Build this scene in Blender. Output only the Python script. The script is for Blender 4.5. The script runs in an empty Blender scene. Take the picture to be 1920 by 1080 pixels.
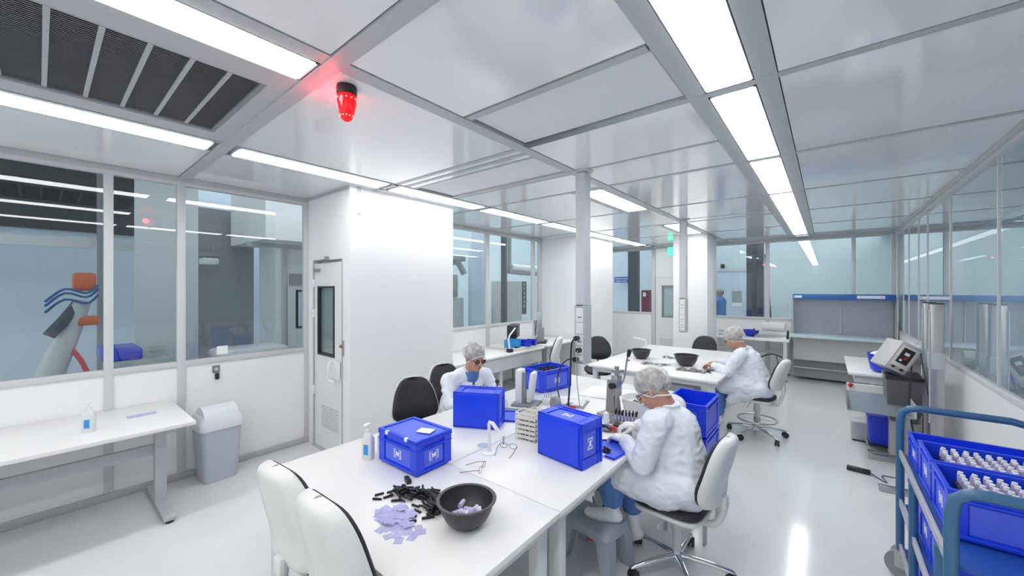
import bpy, bmesh, math, random
from mathutils import Vector, Matrix, Euler, noise
random.seed(7)
sc = bpy.context.scene
COL = sc.collection
PI = math.pi
R = math.radians

# ---------------------------------------------------------------- camera
F, YAW, H = 724.0, 39.177, 1.75
cam_d = bpy.data.cameras.new('camera'); cam = bpy.data.objects.new('camera', cam_d); COL.objects.link(cam)
cam_d.sensor_width = 36; cam_d.lens = F/1920*36; cam_d.clip_start = .05; cam_d.clip_end = 100
cam_d.shift_y = -1/1920*0
cam.location = (0, 0, H); cam.rotation_euler = (R(90), 0, R(YAW))
sc.camera = cam
# ---------------------------------------------------------------- world, exposure
w = bpy.data.worlds.new('world'); sc.world = w; w.use_nodes = True
w.node_tree.nodes['Background'].inputs[0].default_value = (.92, .97, 1, 1)
w.node_tree.nodes['Background'].inputs[1].default_value = 1.75
sc.view_settings.view_transform = 'Standard'; sc.view_settings.look = 'None'
sc.view_settings.exposure = 0.16; sc.view_settings.gamma = 1; sc.view_settings.use_curve_mapping = False
sc.cycles.use_denoising = True
sc.cycles.max_bounces = 10; sc.cycles.diffuse_bounces = 6; sc.cycles.glossy_bounces = 5
sc.cycles.transparent_max_bounces = 16; sc.cycles.sample_clamp_indirect = 6
LAMP_E = 10.8        # strength of the ceiling diffusers

# ---------------------------------------------------------------- materials
def mat(name, col, rough=.5, metal=0, spec=.5, var=.04, scale=12, emit=None, es=0, alpha=None, bump=0, bscale=60, coat=0, stretch=None, trans=0):
    m = bpy.data.materials.new(name); m.use_nodes = True
    nt = m.node_tree; N = nt.nodes; L = nt.links; b = N['Principled BSDF']
    b.inputs['Roughness'].default_value = rough; b.inputs['Metallic'].default_value = metal
    b.inputs['Specular IOR Level'].default_value = spec
    if coat: b.inputs['Coat Weight'].default_value = coat; b.inputs['Coat Roughness'].default_value = .08
    if trans: b.inputs['Transmission Weight'].default_value = trans
    tc = N.new('ShaderNodeTexCoord'); src = tc.outputs['Object']
    if stretch:
        mp = N.new('ShaderNodeMapping'); mp.inputs['Scale'].default_value = stretch; L.new(src, mp.inputs[0]); src = mp.outputs[0]
    nz = N.new('ShaderNodeTexNoise'); nz.inputs['Scale'].default_value = scale; nz.inputs['Detail'].default_value = 3
    L.new(src, nz.inputs['Vector'])
    mx = N.new('ShaderNodeMix'); mx.data_type = 'RGBA'
    mx.inputs[6].default_value = (*[c*(1-var) for c in col], 1); mx.inputs[7].default_value = (*[min(1, c*(1+var)) for c in col], 1)
    L.new(nz.outputs[0], mx.inputs[0]); L.new(mx.outputs[2], b.inputs['Base Color'])
    if bump:
        nb = N.new('ShaderNodeTexNoise'); nb.inputs['Scale'].default_value = bscale; L.new(src, nb.inputs['Vector'])
        bp = N.new('ShaderNodeBump'); bp.inputs['Strength'].default_value = bump; bp.inputs['Distance'].default_value = .01
        L.new(nb.outputs[0], bp.inputs['Height']); L.new(bp.outputs[0], b.inputs['Normal'])
    if emit: b.inputs['Emission Color'].default_value = (*emit, 1); b.inputs['Emission Strength'].default_value = es
    if alpha is not None: b.inputs['Alpha'].default_value = alpha
    return m
def glass_mat(name, tint=(.88, .925, .94), refl=1.0, ior=1.5):
    m = bpy.data.materials.new(name); m.use_nodes = True
    nt = m.node_tree; N = nt.nodes; L = nt.links; N.clear()
    o = N.new('ShaderNodeOutputMaterial'); t = N.new('ShaderNodeBsdfTransparent'); g = N.new('ShaderNodeBsdfGlossy'); x = N.new('ShaderNodeMixShader'); f = N.new('ShaderNodeFresnel')
    t.inputs[0].default_value = (*tint, 1); g.inputs[0].default_value = (refl, refl, refl, 1); g.inputs['Roughness'].default_value = .01
    f.inputs[0].default_value = ior
    ge = N.new('ShaderNodeNewGeometry'); ma = N.new('ShaderNodeMath'); ma.operation = 'SUBTRACT'; ma.inputs[0].default_value = 1; L.new(ge.outputs['Backfacing'], ma.inputs[1])
    mb = N.new('ShaderNodeMath'); mb.operation = 'MULTIPLY'; L.new(f.outputs[0], mb.inputs[0]); L.new(ma.outputs[0], mb.inputs[1])
    mc = N.new('ShaderNodeMath'); mc.operation = 'MULTIPLY'; mc.use_clamp = True; mc.inputs[1].default_value = 1.7; L.new(mb.outputs[0], mc.inputs[0])
    L.new(mc.outputs[0], x.inputs[0]); L.new(t.outputs[0], x.inputs[1]); L.new(g.outputs[0], x.inputs[2]); L.new(x.outputs[0], o.inputs[0])
    return m
def film_mat(name, col, op=.5, nscale=40):
    "thin wrinkled see-through sheet (hair net, plastic film)"
    m = bpy.data.materials.new(name); m.use_nodes = True
    nt = m.node_tree; N = nt.nodes; L = nt.links; b = N['Principled BSDF']
    b.inputs['Base Color'].default_value = (*col, 1); b.inputs['Roughness'].default_value = .45
    tc = N.new('ShaderNodeTexCoord'); nz = N.new('ShaderNodeTexNoise'); nz.inputs['Scale'].default_value = nscale; nz.inputs['Detail'].default_value = 4
    L.new(tc.outputs['Object'], nz.inputs[0])
    mr = N.new('ShaderNodeMapRange'); mr.inputs[1].default_value = .35; mr.inputs[2].default_value = .65; mr.inputs[3].default_value = op-.14; mr.inputs[4].default_value = min(1, op+.16)
    L.new(nz.outputs[0], mr.inputs[0]); L.new(mr.outputs[0], b.inputs['Alpha'])
    return m
M = {}
M['floor'] = mat('floor_epoxy', (.70, .71, .715), .15, spec=.55, var=.02, scale=2, coat=.25)
M['panel'] = mat('ceiling_panel_lacquer', (.87, .87, .87), .10, spec=.6, coat=.7, var=.01, scale=1)
M['matt_panel'] = mat('filter_panel_cloth', (.78, .785, .80), .7, var=.02, scale=200)
M['alu'] = mat('anodised_aluminium', (.50, .51, .525), .45, metal=.05, var=.03, stretch=(1, 1, 30))
M['alu_white'] = mat('light_grey_frame', (.60, .61, .625), .4, var=.02)
M['gap'] = mat('dark_joint', (.03, .03, .035), .8)
M['wall'] = mat('white_wall_panel', (.85, .855, .86), .28, var=.01, scale=1)
M['door'] = mat('door_white', (.78, .79, .79), .3, var=.01)
M['base'] = mat('cove_grey', (.48, .49, .50), .4)
M['glass'] = glass_mat('window_glass')
M['lamp'] = mat('lamp_diffuser', (.9, .9, .9), .5, emit=(.985, .99, .985), es=LAMP_E, var=0)
M['lampend'] = mat('lamp_reflector', (.85, .86, .88), .3)
M['white'] = mat('white_laminate', (.80, .80, .79), .3, var=.01)
M['edge'] = mat('table_edge', (.62, .64, .66), .4)
M['whiteplastic'] = mat('white_plastic', (.80, .81, .81), .35, var=.02)
M['shell'] = mat('chair_shell_plastic', (.70, .71, .69), .38, var=.02)
M['black'] = mat('black_upholstery', (.022, .022, .026), .55, bump=.1, bscale=300)
M['blackplastic'] = mat('black_plastic', (.02, .02, .022), .35)
M['chrome'] = mat('polished_chrome', (.75, .76, .78), .12, metal=1)
M['steel'] = mat('brushed_steel', (.45, .45, .45), .32, metal=.9, stretch=(1, 1, 20))
M['grey_leg'] = mat('grey_powder_coat', (.46, .475, .50), .4)
M['blue'] = mat('blue_crate_plastic', (.010, .055, .78), .3, var=.08, scale=8)
M['bluepanel'] = mat('blue_crate_side_panel', (.075, .135, .80), .42, var=.10, scale=20)
M['bluebin'] = mat('blue_bin_plastic', (.008, .035, .60), .3)
M['emblem'] = mat('white_print', (.8, .82, .9), .5)
M['bowl'] = mat('charcoal_bowl_plastic', (.035, .036, .042), .38, var=.1)
M['rod'] = mat('black_sleeve_plastic', (.012, .012, .016), .35)
M['lilac'] = mat('lilac_foil', (.60, .58, .92), .35, var=.12, scale=60, alpha=.5)
M['vial'] = mat('lilac_vial', (.50, .46, .68), .3, var=.2, scale=50)
M['cap'] = mat('pale_cap', (.85, .85, .92), .3)
M['bin'] = mat('grey_waste_bin_plastic', (.47, .51, .58), .4)
M['binlid'] = mat('pale_bin_lid', (.72, .74, .79), .35)
M['stool'] = mat('grey_blue_stool_plastic', (.36, .41, .47), .4)
M['red'] = mat('red_lens', (.62, .005, .01), .15, emit=(1, .01, .015), es=.55)
M['redled'] = mat('red_led', (1, .2, .15), .3, emit=(1, .25, .15), es=4)
M['label'] = mat('blue_label', (.03, .30, .70), .4)
M['cream'] = mat('cream_plastic', (.72, .70, .62), .45)
M['paper'] = mat('white_paper', (.85, .85, .84), .7)
M['cable'] = mat('black_cable', (.03, .03, .035), .5)
M['greycable'] = mat('grey_cable', (.35, .36, .38), .5)
M['wire'] = mat('dark_bronze_wire', (.10, .07, .05), .35, metal=.6)
M['cast'] = mat('grey_cast_iron', (.33, .32, .31), .45, metal=.3)
M['skin'] = mat('skin', (.52, .27, .19), .5, var=.12, scale=25)
M['hair'] = mat('grey_hair', (.27, .255, .24), .7, var=.35, scale=30, stretch=(1, 1, .4))
M['hair_sandy'] = mat('sandy_grey_hair', (.20, .17, .13), .7, var=.4, scale=30, stretch=(1, 1, .4))
M['pole'] = mat('pale_pole_paint', (.68, .69, .715), .35)
M['darkgrey'] = mat('dark_grey_paint', (.11, .11, .12), .45)
M['net'] = film_mat('hair_net_mesh', (.80, .79, .77), .42, 24)
M['coat'] = mat('white_coat_cloth', (.76, .80, .87), .75, var=.02, bump=.15, bscale=40)
M['scrub'] = mat('blue_scrub_cloth', (.09, .20, .48), .8, var=.1, bump=.2)
M['sock'] = mat('white_sock_cloth', (.74, .75, .77), .85, bump=.2, bscale=120)
M['glove'] = mat('white_knit_glove', (.80, .80, .79), .85, bump=.25, bscale=220)
M['shoe'] = mat('white_clog', (.72, .72, .72), .4)
M['specs'] = mat('dark_frame', (.04, .02, .02), .3)
M['dark_lens'] = glass_mat('dark_spectacle_lens', (.28, .22, .20))
M['lens'] = glass_mat('spectacle_lens', (.85, .85, .85))
M['eye'] = mat('eye_white', (.7, .7, .7), .2); M['iris'] = mat('iris_brown', (.05, .03, .02), .2)
M['lip'] = mat('lip', (.42, .17, .14), .5)
M['orange'] = mat('orange_paint', (.62, .13, .03), .4)
M['bluehose'] = mat('blue_hose', (.03, .10, .28), .4)
M['hoodblue'] = mat('hood_blue_paint', (.03, .14, .42), .4)
M['hoodshelf'] = mat('pale_blue_worktop', (.50, .63, .70), .25)
M['hoodgrey'] = mat('hood_grey_paint', (.52, .53, .52), .45)
M['filter'] = mat('perforated_filter_face', (.40, .43, .48), .3, metal=.45, var=.06, scale=8)
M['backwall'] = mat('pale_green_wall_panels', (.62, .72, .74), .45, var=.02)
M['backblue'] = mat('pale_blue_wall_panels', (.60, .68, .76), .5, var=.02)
M['darkcol'] = mat('dark_steel_column', (.045, .055, .07), .45, var=.2)
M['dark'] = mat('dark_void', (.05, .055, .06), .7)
M['midgrey'] = mat('mid_grey_paint', (.28, .29, .31), .5)
M['machine'] = mat('grey_green_machine', (.34, .38, .36), .5)
M['machine2'] = mat('light_machine', (.50, .50, .51), .45)
M['cartblue'] = mat('steel_blue_tube', (.045, .14, .27), .35)
M['carttrim'] = mat('cart_shelf_edge', (.42, .44, .47), .35)
M['firebox'] = mat('maroon_cabinet', (.16, .02, .03), .4)
M['signblue'] = mat('sign_blue', (.02, .09, .42), .5)
M['exit'] = mat('exit_green', (.05, .6, .35), .4, emit=(.08, .75, .45), es=1.2)
M['exitw'] = mat('exit_white', (.8, 1, .9), .4, emit=(.7, 1, .85), es=2.5)
M['clear'] = glass_mat('clear_acrylic', (.95, .97, .98))
M['sheet'] = mat('galvanised_sheet', (.30, .35, .39), .35, metal=.5, var=.1, scale=5)
M['redplastic'] = mat('red_plastic', (.55, .02, .02), .4)
M['mat_grey'] = mat('grey_work_mat', (.22, .24, .27), .6)
M['translucent'] = mat('milky_plastic', (.78, .80, .80), .3, alpha=.85)
M['amber'] = mat('amber_brown', (.35, .12, .04), .4)

# ---------------------------------------------------------------- helpers
class MB:
    "collects shapes, links them as one mesh object"
    def __init__(s): s.v = []; s.f = []; s.sm = []; s.mi = []; s.cur = 0
    def add(s, vs, fs, smooth=False, T=None):
        o = len(s.v)
        s.v += [tuple(T @ Vector(v)) if T else tuple(v) for v in vs]
        s.f += [tuple(i+o for i in f) for f in fs]; s.sm += [smooth]*len(fs); s.mi += [s.cur]*len(fs); return s
    def _bm(s, bm, smooth, T):
        bm.verts.index_update(); s.add([v.co.copy() for v in bm.verts], [[v.index for v in f.verts] for f in bm.faces], smooth, T); bm.free()
    def box(s, x0, x1, y0, y1, z0, z1, b=0, T=None, seg=2):
        if b <= 0:
            return s.add([(x0,y0,z0),(x1,y0,z0),(x1,y1,z0),(x0,y1,z0),(x0,y0,z1),(x1,y0,z1),(x1,y1,z1),(x0,y1,z1)],
                  [(0,3,2,1),(4,5,6,7),(0,1,5,4),(1,2,6,5),(2,3,7,6),(3,0,4,7)], False, T)
        bm = bmesh.new(); bmesh.ops.create_cube(bm, size=1)
        for v in bm.verts: v.co = Vector(((x0+x1)/2+v.co.x*(x1-x0), (y0+y1)/2+v.co.y*(y1-y0), (z0+z1)/2+v.co.z*(z1-z0)))
        b = min(b, abs(x1-x0)*.49, abs(y1-y0)*.49, abs(z1-z0)*.49)
        bmesh.ops.bevel(bm, geom=bm.edges[:], offset=b, segments=seg, affect='EDGES', profile=.5)
        s._bm(bm, True if b > .004 else False, T); return s
    def cbox(s, c, d, b=0, T=None): return s.box(c[0]-d[0]/2, c[0]+d[0]/2, c[1]-d[1]/2, c[1]+d[1]/2, c[2]-d[2]/2, c[2]+d[2]/2, b, T)
    def cyl(s, p0, p1, r0, r1=None, n=16, caps=True, smooth=True, T=None):
        p0, p1 = Vector(p0), Vector(p1); r1 = r0 if r1 is None else r1
        q = (p1-p0).to_track_quat('Z', 'Y'); L = (p1-p0).length
        vs = [p0+q@Vector((r0*math.cos(a), r0*math.sin(a), 0)) for a in [2*PI*i/n for i in range(n)]] + [p0+q@Vector((r1*math.cos(a), r1*math.sin(a), L)) for a in [2*PI*i/n for i in range(n)]]
        s.add(vs, [(i, (i+1)%n, n+(i+1)%n, n+i) for i in range(n)], smooth, T)
        if caps: s.add(vs, [tuple(range(n-1, -1, -1)), tuple(range(n, 2*n))], False, T)
        return s
    def tube(s, pts, r, n=8, T=None, sub=1, closed=False):
        pts = [Vector(p) for p in pts]
        if sub > 1:
            if isinstance(r, (list, tuple)):
                m0 = len(r); r = [r[min(int(i/sub), m0-1)]*(1-(i % sub)/sub)+r[min(int(i/sub)+1, m0-1)]*((i % sub)/sub) for i in range((m0-1)*sub+1)]
            pts = spline(pts, sub, closed)
        m = len(pts); vs = []; up = None
        for i, p in enumerate(pts):
            a = pts[i-1] if i or closed else p; b = pts[(i+1) % m] if i < m-1 or closed else p
            d = (b-a).normalized() if (b-a).length > 1e-9 else Vector((0, 0, 1))
            if up is None: up = d.orthogonal().normalized()
            up = (up-d*up.dot(d)); up = up.normalized() if up.length > 1e-6 else d.orthogonal().normalized()
            w_ = d.cross(up); rr = r[i] if isinstance(r, (list, tuple)) else r
            vs += [p+up*(rr*math.cos(t))+w_*(rr*math.sin(t)) for t in [2*PI*k/n for k in range(n)]]
        fs = [(i*n+k, i*n+(k+1)%n, ((i+1)%m)*n+(k+1)%n, ((i+1)%m)*n+k) for i in range(m if closed else m-1) for k in range(n)]
        s.add(vs, fs, True, T)
        if not closed: s.add(vs, [tuple(range(n-1, -1, -1)), tuple(range((m-1)*n, m*n))], False, T)
        return s
    def lathe(s, prof, n=32, T=None, c=(0, 0, 0), sx=1, sy=1):
        vs = [(c[0]+r*math.cos(a)*sx, c[1]+r*math.sin(a)*sy, c[2]+z) for r, z in prof for a in [2*PI*i/n for i in range(n)]]
        m = len(prof)
        s.add(vs, [(j*n+i, j*n+(i+1)%n, (j+1)*n+(i+1)%n, (j+1)*n+i) for j in range(m-1) for i in range(n)], True, T)
        return s
    def ball(s, c, r, n=12, T=None):
        r = (r, r, r) if not isinstance(r, (tuple, list)) else r
        m = n//2; vs = []; fs = []
        for j in range(m+1):
            t = PI*j/m
            for i in range(n):
                a = 2*PI*i/n; vs.append((c[0]+r[0]*math.sin(t)*math.cos(a), c[1]+r[1]*math.sin(t)*math.sin(a), c[2]-r[2]*math.cos(t)))
        for j in range(m):
            for i in range(n): fs.append((j*n+i, j*n+(i+1)%n, (j+1)*n+(i+1)%n, (j+1)*n+i))
        return s.add(vs, fs, True, T)
    def prism(s, poly, z0, z1, T=None):
        n = len(poly); vs = [(x, y, z0) for x, y in poly]+[(x, y, z1) for x, y in poly]
        return s.add(vs, [tuple(range(n-1, -1, -1)), tuple(range(n, 2*n))]+[(i, (i+1)%n, n+(i+1)%n, n+i) for i in range(n)], False, T)
    def build(s, name, m, parent=None, loc=None, rot=None):
        me = bpy.data.meshes.new(name); me.from_pydata(s.v, [], s.f)
        me.polygons.foreach_set('use_smooth', s.sm); me.polygons.foreach_set('material_index', s.mi)
        for x in (m if isinstance(m, (list, tuple)) else [m]): me.materials.append(x)
        bm = bmesh.new(); bm.from_mesh(me); bmesh.ops.remove_doubles(bm, verts=bm.verts, dist=1e-5); bmesh.ops.recalc_face_normals(bm, faces=bm.faces); bm.to_mesh(me); bm.free()
        me.set_sharp_from_angle(angle=R(40))
        o = bpy.data.objects.new(name, me); COL.objects.link(o)
        if parent: o.parent = parent
        if loc: o.location = loc
        if rot: o.rotation_euler = rot
        return o
def spline(pts, sub, closed=False):
    out = []; n = len(pts)
    for i in range(n if closed else n-1):
        p0 = pts[i-1] if (i or closed) else pts[0]; p1 = pts[i]; p2 = pts[(i+1) % n]; p3 = pts[(i+2) % n] if (i+2 < n or closed) else pts[-1]
        for k in range(sub):
            t = k/sub
            out.append(.5*((2*p1)+(p2-p0)*t+(2*p0-5*p1+4*p2-p3)*t*t+(3*p1-p0-3*p2+p3)*t**3))
    if not closed: out.append(pts[-1])
    return out
def TM(loc=(0, 0, 0), rot=(0, 0, 0), s=1): return Matrix.Translation(loc) @ Euler(rot).to_matrix().to_4x4() @ Matrix.Scale(s, 4)
def tag(o, label, cat, group=None, kind=None):
    if label: o['label'] = label
    if cat: o['category'] = cat
    if group: o['group'] = group
    if kind: o['kind'] = kind
    return o
def thing(name, label, cat, loc=(0, 0, 0), rz=0, group=None, rot=None):
    o = bpy.data.objects.new(name, None); COL.objects.link(o); o.location = loc; o.rotation_euler = rot or (0, 0, rz)
    o.empty_display_size = .05
    return tag(o, label, cat, group)
def struct(name, mb, m, label=None):
    o = mb.build(name, m); o['kind'] = 'structure'
    if label: o['label'] = label; 
    o['category'] = name.rsplit('_', 1)[0] if '_' in name else name
    return o
def dup(o, loc=None, rot=None, label=None, group=None, parent=None):
    c = o.copy(); COL.objects.link(c); c.parent = parent
    for ch in o.children: dup(ch, parent=c)
    if loc is not None: c.location = loc
    if rot is not None: c.rotation_euler = rot if isinstance(rot, (tuple, list)) else (0, 0, rot)
    if label: c['label'] = label
    if group: c['group'] = group
    return c
# ================================================================ the room
CZ = 2.77; XL, XR, YN, YF = -4.6, .95, -2.6, 9.6
LG = -3.66          # face of the box columns
struct('floor', MB().box(-12, 6, -5, 20, -.12, 0), M['floor'], 'glossy pale grey epoxy floor of the clean room')
# ---- ceiling grid
BAYS = [(-2.6, -.62), (-.57, .81), (.89, 2.20), (2.25, 3.56), (3.61, 4.97), (5.02, 6.30), (6.35, 7.70), (7.75, 9.07), (9.12, 9.6)]
back = MB().box(XL, XR, YN, YF, 2.80, 2.90)
pan = MB()
def panel(x0, x1, y0, y1, g=.006):
    pan.box(x0+g, x1, y0, y1-g, 2.7665, 2.80)
for i, (a, b) in enumerate(BAYS):
    panel(-4.58, -3.552, a, b)
    panel(-.181, XR-.034, a, b)
    if i == 1: pass
    elif i == 3:
        for u, v in ((a, 2.31), (2.36, 2.42), (2.97, 2.99), (3.03, b)): panel(-3.27, -1.77, u, v)
    elif i in (0, 4, 6): panel(-3.27, -2.13, a, b)
    else: panel(-3.27, -1.77, a, b)
    if i == 2: panel(-1.68, -.58, a, 1.60)
    elif i == 3: panel(-1.68, -.58, a, 2.95); panel(-1.68, -.58, 2.99, b)
    elif i == 5: panel(-1.68, -.58, a, 6.04); panel(-1.68, -.58, 6.09, b)
    else: panel(-1.68, -.58, a, b)
struct('ceiling', back, M['gap'], 'dark backing above the ceiling panels')
struct('trim_17', pan, M['panel'], 'glossy white ceiling panels')['kind'] = 'structure'
soft = MB()
soft.box(-1.665, -.595, 1.668, 2.19, 2.783, 2.80); soft.box(-3.24, -1.80, 2.45, 2.93, 2.783, 2.80)
struct('trim_18', soft, M['matt_panel'], 'matt filter panels set into the ceiling')
bars = MB()
def bar(x0, x1, y0, y1, z=2.764): bars.box(x0, x1, y0, y1, z, 2.80)
bar(XL, XR, .81, .89, 2.758)
for k in range(len(BAYS)-1):
    if k == 1: continue
    a, b = BAYS[k][1], BAYS[k+1][0]
    bar(XL, -3.55, a, b); bar(-3.27, -1.77, a, b); bar(-1.68, -.58, a, b); bar(-.18, XR, a, b)
    bar(-3.55, -3.27, a, b, 2.761); bar(-.58, -.18, a, b, 2.761); bar(-1.77, -1.68, a, b)
for x0, x1 in ((-1.77, -1.68), (-.58, -.49), (-.27, -.18)): bar(x0, x1, YN, YF, 2.762)
for x0, x1 in ((-3.55, -3.525), (-3.295, -3.27)): bar(x0, x1, YN, YF, 2.761)
bar(-1.67, -.59, 1.608, 1.66); bar(-1.67, -.59, 2.955, 2.985, 2.766); bar(-1.67, -.59, 6.045, 6.085, 2.766)
for u, v in ((2.315, 2.355), (2.425, 2.45), (2.935, 2.965), (2.995, 3.025)): bar(-3.26, -1.78, u, v, 2.766)
for i in (0, 4, 6): bar(-2.13, -2.05, BAYS[i][0], BAYS[i][1], 2.764)
bar(-3.26, -1.99, -.57, -.42); bar(-3.26, -3.10, -.42, .81, 2.764); bar(-2.17, -1.99, -.57, .81, 2.764); bar(-3.10, -2.17, .725, .81, 2.764)
struct('trim_1', bars, M['alu'], 'grey aluminium ceiling grid bars')
edge = MB()
edge.box(XL, XL+.02, YN, YF, 2.72, 2.775); edge.box(XR-.035, XR, YN, YF, 2.725, 2.775); edge.box(XL, XR, YF-.03, YF, 2.71, 2.775)
edge.box(XL, LG, 1.935, 1.95, 2.74, 2.775)
struct('trim_2', edge, M['alu'], 'grey edge trim where walls meet ceiling')
struct('wall_back', MB().box(XL, XR, YN-.1, YN, 0, 2.9), M['wall'], 'white wall behind the camera')

# ---- ceiling lights
n_lamp = 0
def lamp(x0, x1, y0, y1, lab, grp):
    t = thing('ceiling_light', lab, 'ceiling light', ((x0+x1)/2, (y0+y1)/2, 2.80), 0, grp)
    hx, hy = (x1-x0)/2, (y1-y0)/2
    f = MB()
    f.box(-hx, -hx+.008, -hy, hy, -.040, 0); f.box(hx-.008, hx, -hy, hy, -.040, 0); f.box(-hx, hx, -hy, -hy+.012, -.040, 0); f.box(-hx, hx, hy-.012, hy, -.040, 0)
    f.build('frame', M['lampend'], t)
    d = MB().box(-hx+.004, hx-.004, -hy+.012, hy-.012, -.0435, -.030, .004)
    d.build('diffuser', M['lamp'], t)
ord_ = ['behind the camera', 'above the two nearest chairs', 'beside the red beacon', 'above the hygiene door', 'in front of the window recess', 'near the service pole', 'before the second box column', 'beside the second box column', 'at the far end wall']
for i, (a, b) in enumerate(BAYS):
    if b-a < 1: continue
    lamp(-3.52, -3.30, a+.03, b-.03, 'left-row ceiling light, %s' % ['behind the camera', 'beside the dark ceiling grille', 'passing under the big panel with the red beacon', 'above the front face of the big white box column', 'above the window recess', 'above the black exam chair', 'by the far box column', 'last before the far wall'][i], 'lights of the left row')
    lamp(-.485, -.275, a+.01, b-.01, 'broad ceiling light in the right row, %s' % ['behind the camera', 'nearest, cut by the top of the picture', 'second from the front, ending at the beam corner', 'third from the front', 'fourth from the front', 'fifth from the front', 'sixth from the front', 'last before the far wall'][i], 'lights of the right row')
lamp(-1.985, -1.785, -2.5, -.65, 'ceiling light behind the camera in the middle row', 'lights of the middle row')
lamp(-1.99, -1.775, -.55, .80, 'wide ceiling light between the dark grille and the beam by the red beacon', 'lights of the middle row')
lamp(-2.04, -1.785, 3.64, 4.94, 'short ceiling light just right of the nearer service pole', 'lights of the middle row')
lamp(-2.04, -1.785, 6.38, 7.67, 'short ceiling light behind the farther service pole', 'lights of the middle row')

# ---- dark ventilation grille
t = thing('ceiling_grille', 'large dark slatted ventilation grille in the ceiling at upper left', 'vent', (-2.635, .15, 2.80))
MB().box(-.465, .465, -.57, .575, .12, .14).build('duct', M['dark'], t)
q = MB(); q.box(-.465, -.445, -.57, .575, -.03, .12); q.box(.445, .465, -.57, .575, -.03, .12); q.box(-.445, .445, .555, .575, -.03, .12); q.box(-.445, .445, -.57, -.55, -.03, .12)
q.build('frame', M['midgrey'], t)
q = MB()
k = -.438
while k < .44:
    q.box(k, k+.004, -.549, .554, -.020, .012); k += .0165
sl = q.build('slats', M['steel'], t); sl['label'] = 'fine parallel grille slats'
q = MB()
for x in (-.3, -.15, 0, .15, .3): pass
for y in (-.42, -.28, -.14, 0, .14, .28, .42): q.box(-.444, .444, y, y+.018, -.027, -.018)
q.build('cross_bars', M['grey_leg'], t)
q = MB()
q.cyl((-.45, -.3, .07), (.45, .2, .07), .035); q.cyl((-.3, .55, .06), (.3, -.5, .06), .02)
q.build('inner_pipe', M['steel'], t)

# ---- left wall with windows
def frame_wall_x(x, segs, y0, y1, name, zb=1.03, zt=2.74, t=.05, dirn=1):
    pass
wl = MB()
for a, b in ((-2.6, .34), (.395, .80), (.86, 1.905)): wl.box(XL-.04, XL+.004, a, b, .10, 1.03)
wl.box(XL-.04, XL+.004, 3.3, 6.6, .1, 1.06)
wl.box(XL-.04, XL, YN, 6.6, 0, .1)
wl.box(XL-.06, XL+.0, 6.62, 9.6, 0, 2.8)
struct('wall_left', wl, M['wall'], 'white lower wall panels on the left')
fl = MB()
def vbar(y0, y1, z0=.06, z1=2.70): fl.box(XL-.05, XL+.02, y0, y1, z0, z1, .003)
for y0, y1 in ((-2.6, -2.5), (-.98, -.92), (.34, .395), (.80, .86), (1.905, 1.96), (4.92, 5.0), (6.30, 6.36), (6.53, 6.6)): vbar(y0, y1)
fl.box(XL-.05, XL+.018, YN, 1.96, 1.03, 1.075, .003); fl.box(XL-.05, XL+.018, YN, 1.96, 2.69, 2.77, .003)
fl.box(XL-.05, XL+.018, 3.3, 6.6, 1.06, 1.11, .003); fl.box(XL-.05, XL+.018, 3.3, 6.6, 2.70, 2.77, .003)
struct('trim_3', fl, M['alu_white'], 'light grey window framing of the left wall')
bb = MB().box(XL-.01, XL+.025, YN, 1.96, 0, .06, .004); bb.box(XL-.01, XL+.02, 3.3, 6.6, 0, .06, .004)
struct('baseboard_left', bb, M['base'], 'grey cove skirting on the left')
wn = 0
def window(p, m=None, label=None):
    global wn
    wn += 1
    return struct('window_%d' % wn, MB().box(*p), M['glass'], label or 'glass pane')
for a, b, l in ((-2.5, -.98, 'glass pane of the left wall behind the camera'), (-.92, .34, 'leftmost pane of the left wall with the orange robot behind it'), (.395, .80, 'narrow second pane of the left wall'), (.86, 1.905, 'wide pane of the left wall next to the door')):
    window((XL-.02, XL-.014, a, b, 1.07, 2.69), label=l)
for a, b, l in ((3.3, 4.92, 'pane in the recess behind the seated worker'), (5.0, 6.30, 'recess pane with pipes behind it'), (6.36, 6.53, 'narrow last pane of the recess')):
    window((XL-.02, XL-.014, a, b, 1.11, 2.70), label=l)
# ---- door wall and first box column
dw = MB(); dw.box(XL, -4.45, 1.95, 2.03, 0, 2.77); dw.box(-4.45, LG-.0, 1.95, 2.03, 2.05, 2.77); dw.box(-3.80, LG, 1.951, 2.03, 0, 2.05)
struct('wall_door', dw, M['wall'], 'white wall around the narrow door at left')
struct('wall_column', MB().box(XL, LG, 2.03, 3.31, 0, 2.77), M['wall'], 'big white box column at left centre')
d1 = MB(); d1.box(-4.44, -4.345, 1.955, 1.995, .01, 2.02); d1.box(-3.99, -3.81, 1.955, 1.995, .01, 2.02); d1.box(-4.345, -3.99, 1.955, 1.995, .01, 1.03); d1.box(-4.345, -3.99, 1.955, 1.995, 1.76, 2.02)
dr = struct('door_1', d1, M['door'], 'narrow white hygiene door with a tall glass light')
q = MB(); q.box(-4.355, -4.335, 1.945, 1.998, 1.02, 1.77); q.box(-4.0, -3.98, 1.945, 1.998, 1.02, 1.77); q.box(-4.335, -4.0, 1.945, 1.998, 1.75, 1.77); q.box(-4.335, -4.0, 1.945, 1.998, 1.02, 1.04)
q.build('window_gasket', M['blackplastic'], dr)
MB().box(-4.335, -4.0, 1.972, 1.978, 1.04, 1.75).build('door_glass', M['glass'], dr)
MB().box(-4.335, -4.0, 2.0, 2.02, 1.04, 1.75).box(-4.335, -4.30, 1.98, 2.0, 1.04, 1.75).build('pane_backing', M['machine'], dr)
q = MB()
q.tube([(-3.97, 1.955, .99), (-3.97, 1.90, .985), (-3.97, 1.885, .93), (-3.97, 1.885, .84), (-3.955, 1.89, .80), (-3.86, 1.90, .79)], .013, sub=4)
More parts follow.
